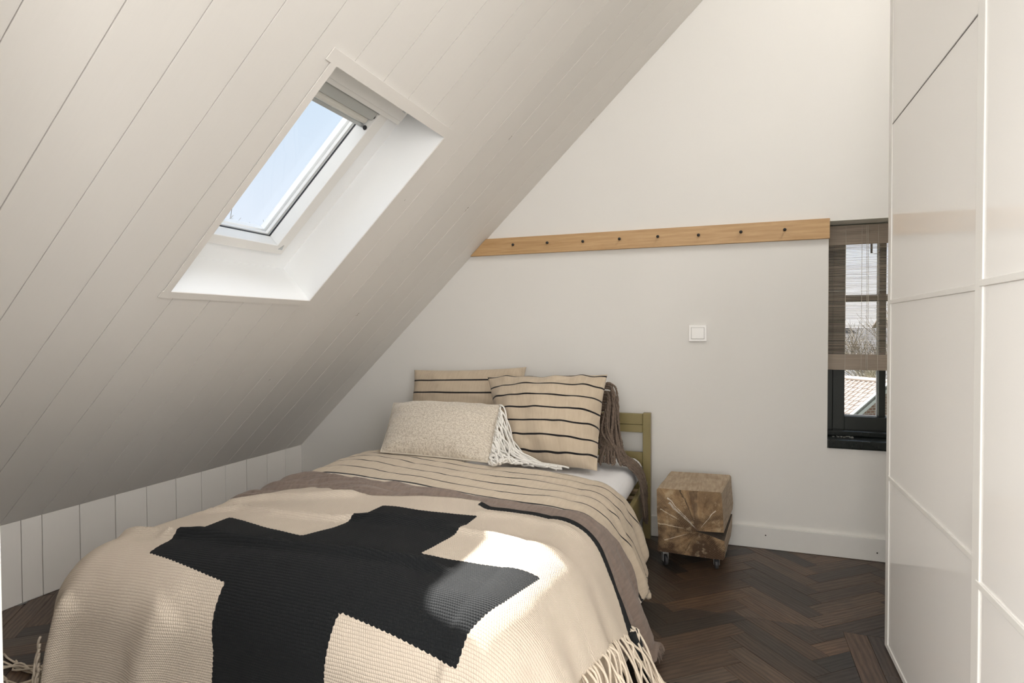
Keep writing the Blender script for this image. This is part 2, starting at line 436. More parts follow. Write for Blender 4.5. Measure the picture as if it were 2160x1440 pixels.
# ---- right partition, front wall with the door opening, landing
wr = MB().box(1.15, 1.35, -2.3, D - .002, -.06, 3.5).build('wall_right', M_wall); tag(wr, 'plain white partition wall behind the wardrobe', 'wall', kind='structure')
mb = MB()
mb.prism([(XK - .1, .262, -.06), (-.7015, .262, -.06), (-.7015, .262, zs(-.7015) + .03), (XK - .1, .262, zs(XK - .1) + .03)], (0, .10, 0))
mb.prism([(-.70, .262, 2.12), (.62, .262, 2.12), (.62, .262, zs(.62) + .03), (-.70, .262, zs(-.70) + .03)], (0, .10, 0))
wf = mb.build('wall_front', M_wall); tag(wf, 'white partition wall with the doorway the room is seen through', 'wall', kind='structure')
wn = MB().prism([(XK - .1, -2.3, -.06), (1.35, -2.3, -.06), (1.35, -2.3, 3.3), (RIDGE, -2.3, ZR), (XK - .1, -2.3, HK)], (0, -.1, 0)).build('wall_landing', M_wall)
tag(wn, 'white end wall of the landing behind the viewer', 'wall', kind='structure')
# door lining: its edge is the pale strip at the far left
dj = thing('door_1', 'white door lining whose edge shows as a pale strip at the far left', 'door frame', (-.683, .31, 0), kind='structure')
M_jamb = plain('jamb_paint', (.70, .70, .665), .5)
o = MB().box(-.018, .0, -.062, .066, 0, 2.10).build('jamb', M_jamb, dj, bevel=.002)
o = MB().box(-.07, -.003, .053, .065, 0, 2.16).build('architrave', M_jamb, dj, bevel=.002)
o = MB().box(-.018, 1.29, -.062, .066, 2.10, 2.118).build('head_lining', M_jamb, dj, bevel=.002)

# made-up window frames around the added fill lights, out of view
def light_frame(name, label, c, ux, uy, w_, h_):
    c, ux, uy = Vector(c), Vector(ux).normalized(), Vector(uy).normalized(); nz = ux.cross(uy); t = thing(name, label, 'window', c, kind='structure')
    for a0, a1, b0, b1 in ((-w_ / 2 - .06, -w_ / 2, -h_ / 2 - .06, h_ / 2 + .06), (w_ / 2, w_ / 2 + .06, -h_ / 2 - .06, h_ / 2 + .06), (-w_ / 2, w_ / 2, -h_ / 2 - .06, -h_ / 2), (-w_ / 2, w_ / 2, h_ / 2, h_ / 2 + .06)):
        MB().prism([tuple(ux * a0 + uy * b0 - nz * .02), tuple(ux * a1 + uy * b0 - nz * .02), tuple(ux * a1 + uy * b1 - nz * .02), tuple(ux * a0 + uy * b1 - nz * .02)], nz * .04).build('window_frame', M_white, t)
light_frame('fill_frame_1', 'added white frame around the fill light at the landing end wall', (-.1, -2.265, 1.45), (1, 0, 0), (0, 0, 1), 1.7, 1.5)
light_frame('fill_frame_2', 'added white frame around the fill light at the right landing wall', (1.12, -.60, 1.35), (0, 1, 0), (0, 0, 1), 1.2, 1.6)
light_frame('fill_frame_3', 'added white frame around the fill light under the landing slope', (-1.385, -.95, 1.435), (0, 1, 0), (1, 0, MS), 1.0, 1.1)
light_frame('fill_frame_4', 'added white frame around the fill light high under the right slope', (1.06, 1.55, 3.45), (0, 1, 0), (-1, 0, MS), 1.1, .36)

# ---- baseboard with two nail holes
bb = thing('baseboard_back', 'tall white painted skirting board along the back wall', 'skirting board', (0, D, 0), kind='structure')
mb = MB().box(XK + .001, 1.14, -.016, -.0005, .001, .104); o = mb.build('skirting', M_trim, bb, bevel=.002)
for x, z in ((.150, .066), (.612, .040)):
    MB().lathe([(.0032, -.0168), (.0032, -.0155)], (x, 0, z), 'y', 10).build('nail_hole', M_black, bb)

# ------------------------------------------------------------------ roof window (window_1)
win = thing('window_1', 'white roof window set in the sloping ceiling', 'roof window', slope(1.7, 1.73), kind='structure')
Wo = Vector(win.location)
def sbox(mb, s0, s1, y0, y1, t0, t1):
    vs = [slope(s, y, t) - Wo for t in (t0, t1) for y in (y0, y1) for s in (s0, s1)]
    mb.add(vs, [(0, 2, 3, 1), (4, 5, 7, 6), (0, 1, 5, 4), (2, 6, 7, 3), (0, 4, 6, 2), (1, 3, 7, 5)]); return mb
def sring(mb, o, i, t0, t1):
    """rectangular frame in slope space: o, i = (s0, s1, y0, y1)"""
    sbox(mb, o[0], i[0], o[2], o[3], t0, t1); sbox(mb, i[1], o[1], o[2], o[3], t0, t1)
    sbox(mb, i[0], i[1], o[2], i[2], t0, t1); sbox(mb, i[0], i[1], i[3], o[3], t0, t1); return mb
op = (SK_S0, SK_S1, SK_Y0, SK_Y1)
lin = (SK_S0 + .012, SK_S1 - .012, SK_Y0 + .012, SK_Y1)
# lining panels (each a part)
sbox(MB(), SK_S0 - .010, SK_S0, SK_Y0 - .01, SK_Y1 + .01, -.002, .197).build('lining_panel', M_lining, win)
sbox(MB(), SK_S1, SK_S1 + .010, SK_Y0 - .01, SK_Y1 + .01, -.002, .197).build('lining_panel', M_lining, win)
sbox(MB(), SK_S0, SK_S1, SK_Y0 - .010, SK_Y0, -.002, .197).build('lining_panel', M_lining, win)
sbox(MB(), SK_S0, SK_S1, SK_Y1, SK_Y1 + .010, -.002, .197).build('lining_panel', M_lining, win)
# flat architrave lip on the boards
tr = thing('trim_1', 'flat off-white trim around the roof window opening', 'window trim', slope(1.7, 1.73, 0), kind='structure')
M_tr2 = plain('trim_paint', (.76, .735, .70), .5, noise=.01)
for a in ((1.208, SK_S0, 1.372, 2.072), (SK_S1, 2.158, 1.355, 2.072)):
    sbox(MB(), a[0], a[1], a[2], a[3], -.006, -.0025).build('trim_board', M_tr2, tr)
sbox(MB(), SK_S0, SK_S1, 1.376, SK_Y0, -.006, -.0025).build('trim_board', M_tr2, tr)
sbox(MB(), SK_S0, SK_S1, SK_Y1, 2.072, -.006, -.0025).build('trim_board', M_tr2, tr)
# fixed frame at the bottom of the shaft
ff = MB(); sring(ff, (SK_S0, SK_S1, SK_Y0, SK_Y1), (1.322, 2.090, 1.413, 1.957), .190, .262)
o = ff.build('fixed_frame', M_lining, win)
# sash
sashm = MB(); sring(sashm, (1.327, 2.088, 1.415, 1.954), (1.368, 2.030, 1.432, 1.900), .162, .222)
sash = sashm.build('sash', M_white, win, bevel=.0025)
g2 = MB(); sring(g2, (1.366, 2.032, 1.430, 1.902), (1.3698, 2.028, 1.434, 1.8985), .216, .222); g2.build('glazing_gasket', M_gasket, sash)
g3 = MB(); sring(g3, (1.3655, 2.0325, 1.4295, 1.9025), (1.3705, 2.024, 1.436, 1.893), .228, .240); g3.build('spacer_bar', M_white, sash)
sbox(MB(), 1.362, 2.034, 1.428, 1.904, .2225, .2262).build('pane', M_glass, sash)
cl = MB(); sring(cl, (1.30, 2.10, 1.37, 2.00), (1.3640, 2.034, 1.4295, 1.906), .2635, .285); cl.build('outer_cladding', M_lining, win)
# ventilation flap along the top of the sash: stepped bands
v1 = MB(); sbox(v1, 2.032, 2.110, 1.405, 1.995, .140, .158); sbox(v1, 2.050, 2.098, 1.408, 1.985, .132, .142); v1.build('ventilation_flap', M_white, win, bevel=.002)
sbox(MB(), 2.086, 2.097, 1.952, 1.968, .1295, .1318).build('rating_plate', M_alu, win)
# corner dust mark / bracket at the lower far corner
MB().add([slope(1.352, 1.915, .1615) - Wo, slope(1.376, 1.928, .1615) - Wo, slope(1.352, 1.935, .1615) - Wo, slope(1.352, 1.915, .1595) - Wo, slope(1.376, 1.928, .1595) - Wo, slope(1.352, 1.935, .1595) - Wo],
         [(0, 1, 2), (3, 4, 5), (0, 1, 4, 3), (1, 2, 5, 4), (2, 0, 3, 5)]).build('corner_bracket', M_alu, sash)
# rolled-up blind inside the top of the sash
rbd = thing('roller_blind', 'rolled-up cream blind cassette at the top of the roof window', 'blind', slope(1.99, 1.73, .19))
ro = Vector(rbd.location)
def rbox(s0, s1, y0, y1, t0, t1):
    mb = MB(); vs = [slope(s, y, t) - ro for t in (t0, t1) for y in (y0, y1) for s in (s0, s1)]
    return mb.add(vs, [(0, 2, 3, 1), (4, 5, 7, 6), (0, 1, 5, 4), (2, 6, 7, 3), (0, 4, 6, 2), (1, 3, 7, 5)])
rbox(1.988, 2.026, 1.436, 1.897, .168, .215).build('cassette', plain('blind_grey', (.46, .47, .45), .45), rbd, bevel=.004)
rbox(1.960, 1.986, 1.436, 1.893, .178, .214).build('blind_roll', M_blindw, rbd, bevel=.009)
rbox(1.944, 1.958, 1.436, 1.896, .182, .214).build('bottom_bar', M_alu, rbd, bevel=.003)
for s in (2.004, 1.952):
    mb = MB(); c = slope(s, 1.8975, .176) - ro
    mb.lathe([(.007, -.004), (.009, 0.0), (.007, .002)], c, 'y', 12); mb.build('end_cap', M_gasket, rbd)

# ------------------------------------------------------------------ small black window (window_2)
w2 = thing('window_2', 'small black painted window at the right end of the gable wall', 'window', (WX0, D, WZ0), kind='structure')
def wbox(x0, x1, y0, y1, z0, z1, mb=None):
    mb = mb or MB(); return mb.box(x0 - WX0, x1 - WX0, y0 - D, y1 - D, z0 - WZ0, z1 - WZ0)
mb = MB(); FY0, FY1 = 3.225, 3.30
wbox(WX0, .452, FY0, FY1, WZ0, WZ1, mb); wbox(1.06, WX1, FY0, FY1, WZ0, WZ1, mb); wbox(.452, 1.06, FY0, FY1, 1.515, WZ1, mb); wbox(.452, 1.06, FY0, FY1, WZ0, .560, mb)
mb.build('window_frame', M_blackpaint, w2, bevel=.002)
mb = MB(); wbox(.454, .505, FY0 + .008, FY1 - .01, .563, 1.512, mb); wbox(1.0, 1.058, FY0 + .008, FY1 - .01, .563, 1.512, mb)
wbox(.5055, .9995, FY0 + .008, FY1 - .01, 1.470, 1.512, mb); wbox(.5055, .9995, FY0 + .008, FY1 - .01, .563, .627, mb)
sh = mb.build('casement', M_blackpaint, w2, bevel=.002)
for x in (.648, .818): wbox(x, x + .029, FY0 + .014, FY1 - .015, .628, 1.469).build('glazing_bar', M_blackpaint, sh, bevel=.003)
for z in (.885, 1.176):
    for xa, xb in ((.506, .6475), (.6775, .8175), (.8475, .999)):
        wbox(xa, xb, FY0 + .014, FY1 - .015, z, z + .028).build('glazing_bar', M_blackpaint, sh, bevel=.003)
for xa, xb in ((.5055, .6475), (.6775, .8175), (.8475, .9995)):
    for za, zb in ((.6275, .8845), (.9135, 1.1755), (1.2045, 1.4695)):
        wbox(xa, xb, 3.262, 3.266, za, zb).build('pane', M_glass, sh)
M_bead = plain('pale_glazing_bead', (.62, .63, .66), .5)
for xa, xb in ((.5055, .6475), (.6775, .8175)):
    for za, zb in ((.6275, .8845), (.9135, 1.1755), (1.2045, 1.4695)):
        mb = MB(); wbox(xa, xb, 3.267, 3.275, za, za + .005, mb); wbox(xb - .004, xb, 3.267, 3.275, za + .005, zb, mb); mb.build('glazing_bead', M_bead, sh)
# sill: back ledge and rounded nose
M_sill = plain('black_gloss_sill', (.012, .015, .014), .22, noise=.3, nscale=20, bump=.1, bscale=60)
wbox(WX0 + .001, WX1 - .001, D - .012, FY0 - .001, WZ0 + .001, .540).build('window_sill', M_sill, w2, bevel=.007)
wbox(WX0 + .001, WX1 - .001, 3.165, FY0 - .001, .541, .566).build('sill_upstand', M_sill, w2, bevel=.005)
M_flake = plain('peeling_paint', (.30, .30, .27), .8)
mb = MB()
for i in range(26):
    x = .435 + random.random() * .09; y = 3.14 + random.random() * .05; a = random.random() * PI; L = random.uniform(.003, .011); t = .0006
    mb.box(x, x + L, y, y + t * 3, .5405, .5415 + random.random() * .002)
for i, v in enumerate(mb.v): mb.v[i] = (v[0] - WX0, v[1] - D, v[2] - WZ0)
tag(mb.build('paint_flakes', M_flake, w2), kind='stuff')
# rattling latch chain on the casement
mb = MB(); mb.box(.195, .203, .140, .147, .905, .955)
pts = [(.199 + .045 * t, .143, .907 - .012 * math.sin(PI * t * .6) + .022 * t * t) for t in np.linspace(0, 1, 9)]
mb.tube(pts, .0015, 5); mb.build('window_catch', M_black, w2)

# ---- bamboo blind
bl = thing('bamboo_blind', 'brown-grey split bamboo blind half lowered over the small black window', 'blind', (WX0, 3.20, 1.535))
M_bam = NM('split_bamboo'); c = M_bam.coord('Object', (3, 1, 170)); f = M_bam.noise(c, 1.5, 4)
M_bam.set(Roughness=.7, Base_Color=M_bam.ramp(f, [(.3, (.30, .25, .20)), (.5, (.52, .44, .36)), (.7, (.68, .60, .51))])); tl = M_bam.n('BsdfTranslucent'); tl.inputs[0].default_value = (.62, .52, .42, 1); mx = M_bam.n('MixShader'); mx.inputs[0].default_value = .35
M_bam.l(M_bam.b.outputs[0], mx.inputs[1]); M_bam.l(tl.outputs[0], mx.inputs[2]); M_bam.l(mx.outputs[0], M_bam.out.inputs[0]); M_bam = M_bam.m
BX0, BX1 = .004, .684
def slats(z0, z1, pitch, h, y, mb):
    z = z0
    while z < z1:
        hh = h * random.uniform(.75, 1.2); dy = random.uniform(-.0006, .0006); tl = random.uniform(-.0007, .0007)
        vs = [(BX0, y + dy, z), (BX1, y + dy, z + tl), (BX1, y + dy, z + hh + tl), (BX0, y + dy, z + hh)]
        mb.prism(vs, (0, .0012, 0)); z += pitch * random.uniform(.9, 1.1)
BZ = 1.535
mb = MB(); slats(.925 - BZ, 1.455 - BZ, .0062, .0025, 0, mb); tag(mb.build('bamboo_slats', M_bam, bl), kind='stuff')
mb = MB(); slats(1.443 - BZ, 1.532 - BZ, .0058, .0056, -.006, mb); mb.box(BX0, BX1, -.001, .003, 1.445 - BZ, 1.532 - BZ); mb.build('valance', M_bam, bl)
mb = MB(); slats(.852 - BZ, .922 - BZ, .0058, .0056, -.004, mb); mb.box(BX0, BX1, -.001, .003, .852 - BZ, .920 - BZ); mb.build('bottom_fold', M_bam, bl)
M_cord = plain('pale_cord', (.62, .57, .50), .8)
for x in (.016, .088, .155, .222, .29, .36, .43, .50, .57, .64):
    MB().tube([(x, -.0085, 1.53 - BZ), (x, -.008, 1.1 - BZ), (x, -.0085, .853 - BZ)], .0010, 5).build('ladder_cord', M_cord, bl)
for x, zb in ((.174, .86), (.180, .855)):
    MB().tube([(x - .001, -.012, 1.53 - BZ), (x + .002, -.0135, 1.2 - BZ), (x, -.012, zb - BZ)], .0011, 5).build('pull_cord', M_cord, bl)
MB().tube([(BX0, -.0095, 1.226 - BZ), (.17, -.010, 1.224 - BZ), (BX1, -.0095, 1.232 - BZ)], .0013, 5).build('cross_cord', M_cord, bl)

# ------------------------------------------------------------------ wardrobe
wa = thing('wardrobe', 'tall glossy white sliding-door wardrobe along the right side', 'wardrobe', (.474, 1.5, 0))
M_gloss = NM('gloss_white_glass'); M_gloss.set(Base_Color=(.84, .828, .805), Roughness=.06); M_gloss.b.inputs['Specular IOR Level'].default_value = .4; M_gloss = M_gloss.m
M_frame = plain('white_door_frame', (.78, .77, .74), .35)
M_seam = plain('seam_grey', (.30, .29, .28), .5)
MB().box(.052, .66, -.885, .742, .0, 2.36).build('carcass', M_frame, wa, bevel=.002)
def sliding_door(x, y0, y1):
    """y relative to the wardrobe origin; x = front plane"""
    d = MB()
    T = .030; FW = .036
    d.box(x, x + T, y0, y0 + FW, .004, 2.355); d.box(x, x + T, y1 - FW, y1, .004, 2.355)
    d.box(x, x + T, y0 + FW, y1 - FW, .004, .022); d.box(x, x + T, y0 + FW, y1 - FW, 2.335, 2.355)
    o = d.build('sliding_door', M_frame, wa, bevel=.0012)
    zz = [.022, .563, 1.131, 1.700, 2.335]
    for a, b in zip(zz[:-1], zz[1:]):
        MB().box(x + .003, x + .012, y0 + FW, y1 - FW, a + .0012, b - .0012).build('door_panel', M_gloss, o)
    for z in zz[1:3]:
        MB().box(x - .0015, x + .011, y0 + FW - .01, y1 - FW + .012, z - .004, z + .009).build('divider_strip', M_frame, o, bevel=.0012)
    MB().box(x + .0015, x + .011, y0 + FW, y1 - FW, 1.6995, 1.7025).build('divider_strip', M_seam, o)
    return o
sliding_door(0.0, -.035, .753)
sliding_door(-.039, -.885, -.118)

# ------------------------------------------------------------------ peg rail
rail = thing('peg_rail', 'long oak peg rail with eight black pegs on the gable wall', 'coat rack', (-.4, D, 1.46))
zb, zt_ = 1.4595, 1.551
xb = XK + (zb - HK) / MS + .002; xt = XK + (zt_ - HK) / MS + .002
mb = MB().prism([(xb + .4, -.020, zb - 1.46), (.4135 + .4, -.020, zb - 1.46), (.4135 + .4, -.020, zt_ - 1.46), (xt + .4, -.020, zt_ - 1.46)], (0, .0195, 0))
mb.build('rail_board', M_oak, rail, bevel=.0015)
for i, (x, z, tx, tz) in enumerate([(-1.120, 1.512, .35, -.35), (-.928, 1.511, .45, -.25), (-.733, 1.508, .25, -.3), (-.541, 1.511, .05, -.35), (-.350, 1.512, -.02, -.35), (-.157, 1.504, 0, -.05), (.035, 1.510, -.02, -.22), (.226, 1.512, -.15, -.45)]):
    d = Vector((tx * .5, -1, tz * .5)).normalized(); b = Vector((x + .4, -.020, z - 1.46))
    path = [b, b + d * .010, b + d * .021, b + d * .026, b + d * .029]
    MB().tube([tuple(p) for p in path], [.0034, .0036, .0050, .0076, .0040], 10).build('peg', M_black, rail, smooth=True)

# ------------------------------------------------------------------ light switch
sw = thing('light_switch', 'square white light switch on the gable wall', 'light switch', (-.1615, D, 1.028))
MB().box(-.0425, .0425, -.009, -.0003, -.0405, .0405).build('switch_frame', M_switch, sw, bevel=.002)
MB().box(-.031, .031, -.0098, -.0092, -.029, .029).build('shadow_gap', M_seam, sw)
MB().box(-.0298, .0298, -.0125, -.0099, -.0278, .0278).build('rocker', M_switch, sw, bevel=.0015)

# ------------------------------------------------------------------ bed
bed = thing('bed', 'low double bed frame painted olive brown with slatted headboard', 'bed', (-1.08, 2.05, 0))
bo = Vector(bed.location)
def bbox(x0, x1, y0, y1, z0, z1, mb=None):
    mb = mb or MB(); return mb.box(x0 - bo.x, x1 - bo.x, y0 - bo.y, y1 - bo.y, z0, z1)
for x0, x1 in ((-.421, -.383), (-1.775, -1.737)):
    bbox(x0, x1, 3.012, 3.052, 0, .629).build('bed_post', M_olive, bed, bevel=.003)
bbox(-1.736, -.422, 3.018, 3.040, .570, .624).build('headboard_slat', M_olive, bed, bevel=.002)
bbox(-1.736, -.422, 3.020, 3.046, .530, .5685).build('headboard_slat', M_olive, bed, bevel=.002)
for z0, z1 in ((.36, .43), (.18, .28)): bbox(-1.736, -.422, 3.020, 3.040, z0, z1).build('headboard_slat', M_olive, bed, bevel=.002)
for x0, x1 in ((-.418, -.396), (-1.738, -1.716)): bbox(x0, x1, 1.09, 3.011, .165, .292).build('side_rail', M_olive, bed, bevel=.003)
for x0, x1 in ((-.45, -.405), (-1.715, -1.675)): bbox(x0, x1, 1.115, 1.155, 0, .164).build('bed_leg', M_olive, bed, bevel=.002)
bbox(-1.715, -.419, 1.090, 1.112, .165, .285).build('foot_rail', M_olive, bed, bevel=.003)
M_slat = plain('pale_slat_wood', (.5, .38, .24), .6)
for k in range(14): bbox(-1.714, -.420, 1.17 + k * .137, 1.22 + k * .137, .236, .249).build('bed_slat', M_slat, bed)

# mattress with fitted white sheet
def block_mesh(name, x0, x1, y0, y1, z0, z1, r, amp=.003):
    # superellipsoid-edged block from a cube grid
    n = 26; V = []; F = []; idx = {}
    def P(u, v, w):
        p = np.array([u, v, w], float); h = np.array([(x1 - x0) / 2, (y1 - y0) / 2, (z1 - z0) / 2]); c = np.array([(x0 + x1) / 2, (y0 + y1) / 2, (z0 + z1) / 2])
        q = p * h; core = np.clip(q, -(h - r), h - r); d = q - core; L = np.linalg.norm(d)
        if L > 1e-9: d = d / L * r
        return tuple(c + core + d)
    def g(t): return math.sin(t * PI / 2) * .35 + t * .65
    for ax in range(3):
        for sg in (-1, 1):
            for i in range(n + 1):
                for j in range(n + 1):
                    a, b = g(2 * i / n - 1), g(2 * j / n - 1); u = [0, 0, 0]; u[ax] = sg; u[(ax + 1) % 3] = a; u[(ax + 2) % 3] = b
                    k = tuple(round(t, 5) for t in u)
                    if k not in idx: idx[k] = len(V); V.append(P(*u))
            for i in range(n):
                for j in range(n):
                    q = []
                    for di, dj in ((0, 0), (1, 0), (1, 1), (0, 1)):
                        a, b = g(2 * (i + di) / n - 1), g(2 * (j + dj) / n - 1); u = [0, 0, 0]; u[ax] = sg; u[(ax + 1) % 3] = a; u[(ax + 2) % 3] = b
                        q.append(idx[tuple(round(t, 5) for t in u)])
                    F.append(tuple(q) if sg > 0 else tuple(q[::-1]))
    V = np.array(V)
    w = np.sin(V[:, 0] * 17 + V[:, 1] * 9) * np.sin(V[:, 1] * 13 - V[:, 0] * 5)
    V[:, 2] += amp * w * (V[:, 2] > (z0 + z1) / 2)
    me = bpy.data.meshes.new(name); me.from_pydata(V.tolist(), [], F); me.shade_smooth(); return me
mt = put('mattress', block_mesh('mattress', -1.70, -.415, 1.09, 3.005, .2935, .416, .058), M_sheet)
tag(mt, 'mattress with a plain white fitted sheet showing at the head end', 'mattress')

# ------------------------------------------------------------------ draped cloths
X0, X1, Y0, Y1 = -1.575, -0.53, 1.185, 3.2
RC = .13
def drape(a, b, off=0.0):
    """cloth coordinates (metres across / along the bed) to a smooth draped surface over the bed"""
    a = np.asarray(a, float); b = np.asarray(b, float)
    cx = np.clip(a, X0, X1); cy = np.clip(b, Y0, Y1)
    dx = a - cx; dy = b - cy; d = np.hypot(dx, dy); dd = np.where(d < 1e-9, 1, d); ox = dx / dd; oy = dy / dd
    u = (cx - X0) / (X1 - X0) * 2 - 1; v = np.clip((cy - Y0) / 1.5, 0, 1)
    zt = .435 + .045 * np.clip(1 - u ** 2, 0, 1) ** .8 * (.5 + .5 * np.sin(PI * v * .5)) + off
    zt = zt + .035 * np.exp(-((cx + 1.60) / .35) ** 2) * (1 / (1 + np.exp(-(cy - 1.95) / .08)))
    tilt = np.where(ox > 0, .36 * ox, .0) + np.where(oy < 0, .06 * (-oy), 0)
    R = RC + off; th = PI / 2 - tilt; La = R * th
    t = np.minimum(d, La) / R
    g = R * np.sin(t); h = R * (1 - np.cos(t))
    rest = np.maximum(d - La, 0)
    zrem = zt - h - (.004 + off)
    lv = np.minimum(rest, np.maximum(zrem, 0) / np.cos(tilt))
    g = g + lv * np.sin(tilt); h = h + lv * np.cos(tilt)
    g = g + (rest - lv)
    return np.stack([cx + ox * g, cy + oy * g, zt - h], -1)
def dnormal(a, b, off):
    e = .004
    n = np.cross(drape(a + e, b, off) - drape(a - e, b, off), drape(a, b + e, off) - drape(a, b - e, off))
    return n / (np.linalg.norm(n, axis=-1, keepdims=True) + 1e-12)
def sines(a, b, seed, f0, n=5, ang=None, spread=3.14):
    r = np.random.default_rng(seed); o = 0; amp = 1; tot = 0; f = f0
    for i in range(n):
        for k in range(2):
            th = (r.random() * 2 - 1) * spread + (ang if ang is not None else 0); ph = r.random() * 6.28
            o = o + amp * np.sin(2 * PI * f * (a * math.cos(th) + b * math.sin(th)) + ph + 1.3 * np.sin(2 * PI * f * .4 * (b * math.cos(th) - a * math.sin(th)) + ph * 2)); tot += amp
        amp *= .6; f *= 1.8
    return o / tot
def ridge(a, b, pts, wid, fade=.06):
    """smooth rounded fold along a polyline"""
    best = np.full(np.shape(a), 9.0); tt = np.zeros(np.shape(a)); L = 0; tot = sum(math.dist(p, q) for p, q in zip(pts[:-1], pts[1:]))
    for p, q in zip(pts[:-1], pts[1:]):
        p, q = np.array(p), np.array(q); v = q - p; l = np.linalg.norm(v); t = np.clip(((a - p[0]) * v[0] + (b - p[1]) * v[1]) / l ** 2, 0, 1)
        d = np.hypot(a - p[0] - t * v[0], b - p[1] - t * v[1]); mk = d < best; best = np.where(mk, d, best); tt = np.where(mk, (L + t * l) / tot, tt); L += l
    f = np.clip(tt / fade, 0, 1) * np.clip((1 - tt) / fade, 0, 1)
    return np.exp(-(best / wid) ** 2) * (.25 + .75 * f)
def restd(a, b):
    cx = np.clip(a, X0, X1); cy = np.clip(b, Y0, Y1); return np.hypot(a - cx, b - cy)
def hangfold(a, b, freq, seed):
    # vertical folds growing down the hanging sides
    d = np.clip((restd(a, b) - .12) / .25, 0, 1)
    ang = np.arctan2(b - np.clip(b, Y0, Y1), a - np.clip(a, X0, X1))
    s = np.where(b > Y0, b, Y0 - ang * .30)
    return d * (np.sin(2 * PI * freq * s + seed) + .5 * np.sin(2 * PI * freq * 1.9 * s + seed * 2.3))
def base_disp(a, b):
    o = .009 * sines(a, b, 3, 1.1, 3) + .013
    o = o + .008 * hangfold(a, b, 4.2, 1.0) + .008 * np.clip(restd(a, b) / .2, 0, 1)
    return o
def cloth(name, mat, arange, blo, bhi, off, disp, res, alim=None, thick=.003, attrs=None, parent=None):
    """grid in cloth space between blo(a) and bhi(a); alim(b) optionally shears the right end"""
    a = np.arange(arange[0], arange[1] + res * .5, res); nb = int(max(bhi(a) - blo(a)) / res) + 1
    T = np.linspace(0, 1, nb + 1)
    A = np.repeat(a[:, None], nb + 1, 1); B = blo(a)[:, None] + (bhi(a) - blo(a))[:, None] * T[None, :]
    if alim is not None:
        k = np.clip((A - (arange[1] - .35)) / .35, 0, 1); A = A + k * (alim(B) - arange[1])
    P = drape(A, B, off); N = dnormal(A, B, off); dd = disp(A, B); P = P + N * dd[..., None]
    P[..., 2] = np.maximum(P[..., 2], .003 + off * .5)
    na, nbb = A.shape; idx = np.arange(na * nbb).reshape(na, nbb)
    F = np.stack([idx[:-1, :-1], idx[1:, :-1], idx[1:, 1:], idx[:-1, 1:]], -1).reshape(-1, 4)
    me = bpy.data.meshes.new(name); V = P.reshape(-1, 3)
    me.vertices.add(len(V)); me.vertices.foreach_set('co', V.astype(np.float32).ravel())
    me.loops.add(F.size); me.loops.foreach_set('vertex_index', F.astype(np.int32).ravel())
    me.polygons.add(len(F)); me.polygons.foreach_set('loop_start', np.arange(0, F.size, 4, dtype=np.int32)); me.polygons.foreach_set('loop_total', np.full(len(F), 4, np.int32))
    me.update(calc_edges=True); me.validate()
    uv = me.uv_layers.new(name='UVMap'); UV = np.stack([A.ravel()[F.ravel()], B.ravel()[F.ravel()]], -1)
    uv.data.foreach_set('uv', UV.astype(np.float32).ravel())
    for k, fn in (attrs or {}).items():
        at = me.attributes.new(k, 'FLOAT', 'POINT'); at.data.foreach_set('value', fn(A, B).astype(np.float32).ravel())
    me.shade_smooth()
    o = put(name, me, mat, parent)
    if thick:
        so = o.modifiers.new('solid', 'SOLIDIFY'); so.thickness = thick; so.offset = -1
    return o, A, B, P
def table(pts):
    xs = np.array([p[0] for p in pts]); ys = np.array([p[1] for p in pts])
    return lambda a: np.interp(a, xs, ys)

# fabric materials
def mat_fabric(name, col, col2, weave=900, border=False, rough=.95, bump=.25, sheen=.15, stripes=None):
    M = NM(name); M.set(Roughness=rough); M.b.inputs['Specular IOR Level'].default_value = .15
    M.b.inputs['Sheen Weight'].default_value = sheen
    uv = M.coord('UV'); n1 = M.noise(uv, weave, 2); mp = M.n('Mapping'); mp.inputs['Scale'].default_value = (1, .15, 1); M.l(uv, mp.inputs[0])
    n2 = M.noise(mp.outputs[0], 90, 3); n3 = M.noise(uv, 9, 3)
    f = M.math('ADD', M.math('MULTIPLY', n1, .4), M.math('MULTIPLY', n2, .6))
    c = M.mix(M.ramp(f, [(.3, 0.0), (.7, 1.0)]), col, col2)
    if stripes:
        # black stripes: list of centre positions along the attribute 'st'
        s = M.attr('st'); wb = M.math('ADD', s, M.math('MULTIPLY', M.math('SUBTRACT', n3, .5), stripes.get('wob', .0)))
        fr = M.math('FRACT', M.math('ADD', M.math('DIVIDE', wb, stripes['pitch']), .5))
        dist = M.math('MULTIPLY', M.math('ABSOLUTE', M.math('SUBTRACT', fr, .5)), stripes['pitch'])
        k = M.math('LESS_THAN', dist, stripes['w'] / 2)
        if border:
            bd = M.attr('bd'); k = M.math('MULTIPLY', k, M.math('GREATER_THAN', bd, .04))
            c = M.mix(M.math('LESS_THAN', M.math('ABSOLUTE', M.math('ADD', bd, .009)), .004), c, (.66, .60, .51))
            k = M.math('MAXIMUM', k, M.math('LESS_THAN', M.math('ABSOLUTE', bd), .0055))
        c = M.mix(k, c, (.013, .012, .013))
    M.set(Base_Color=c)
    M.bump(f, bump, .0006)
    return M.m
M_stripe = mat_fabric('striped_cotton', (.50, .415, .315), (.60, .515, .405), stripes=dict(pitch=.079, w=.0062, wob=.0), border=True)
M_stripe_p = mat_fabric('striped_cotton_pillow', (.46, .375, .28), (.56, .47, .36), stripes=dict(pitch=.0670, w=.0082, wob=.0))
M_brown = mat_fabric('brown_linen', (.165, .122, .100), (.26, .205, .172), weave=700, bump=.4)
M_cream = NM('cream_felt')
uv = M_cream.coord('UV'); n1 = M_cream.noise(uv, 210, 3); n2 = M_cream.noise(uv, 90, 4)
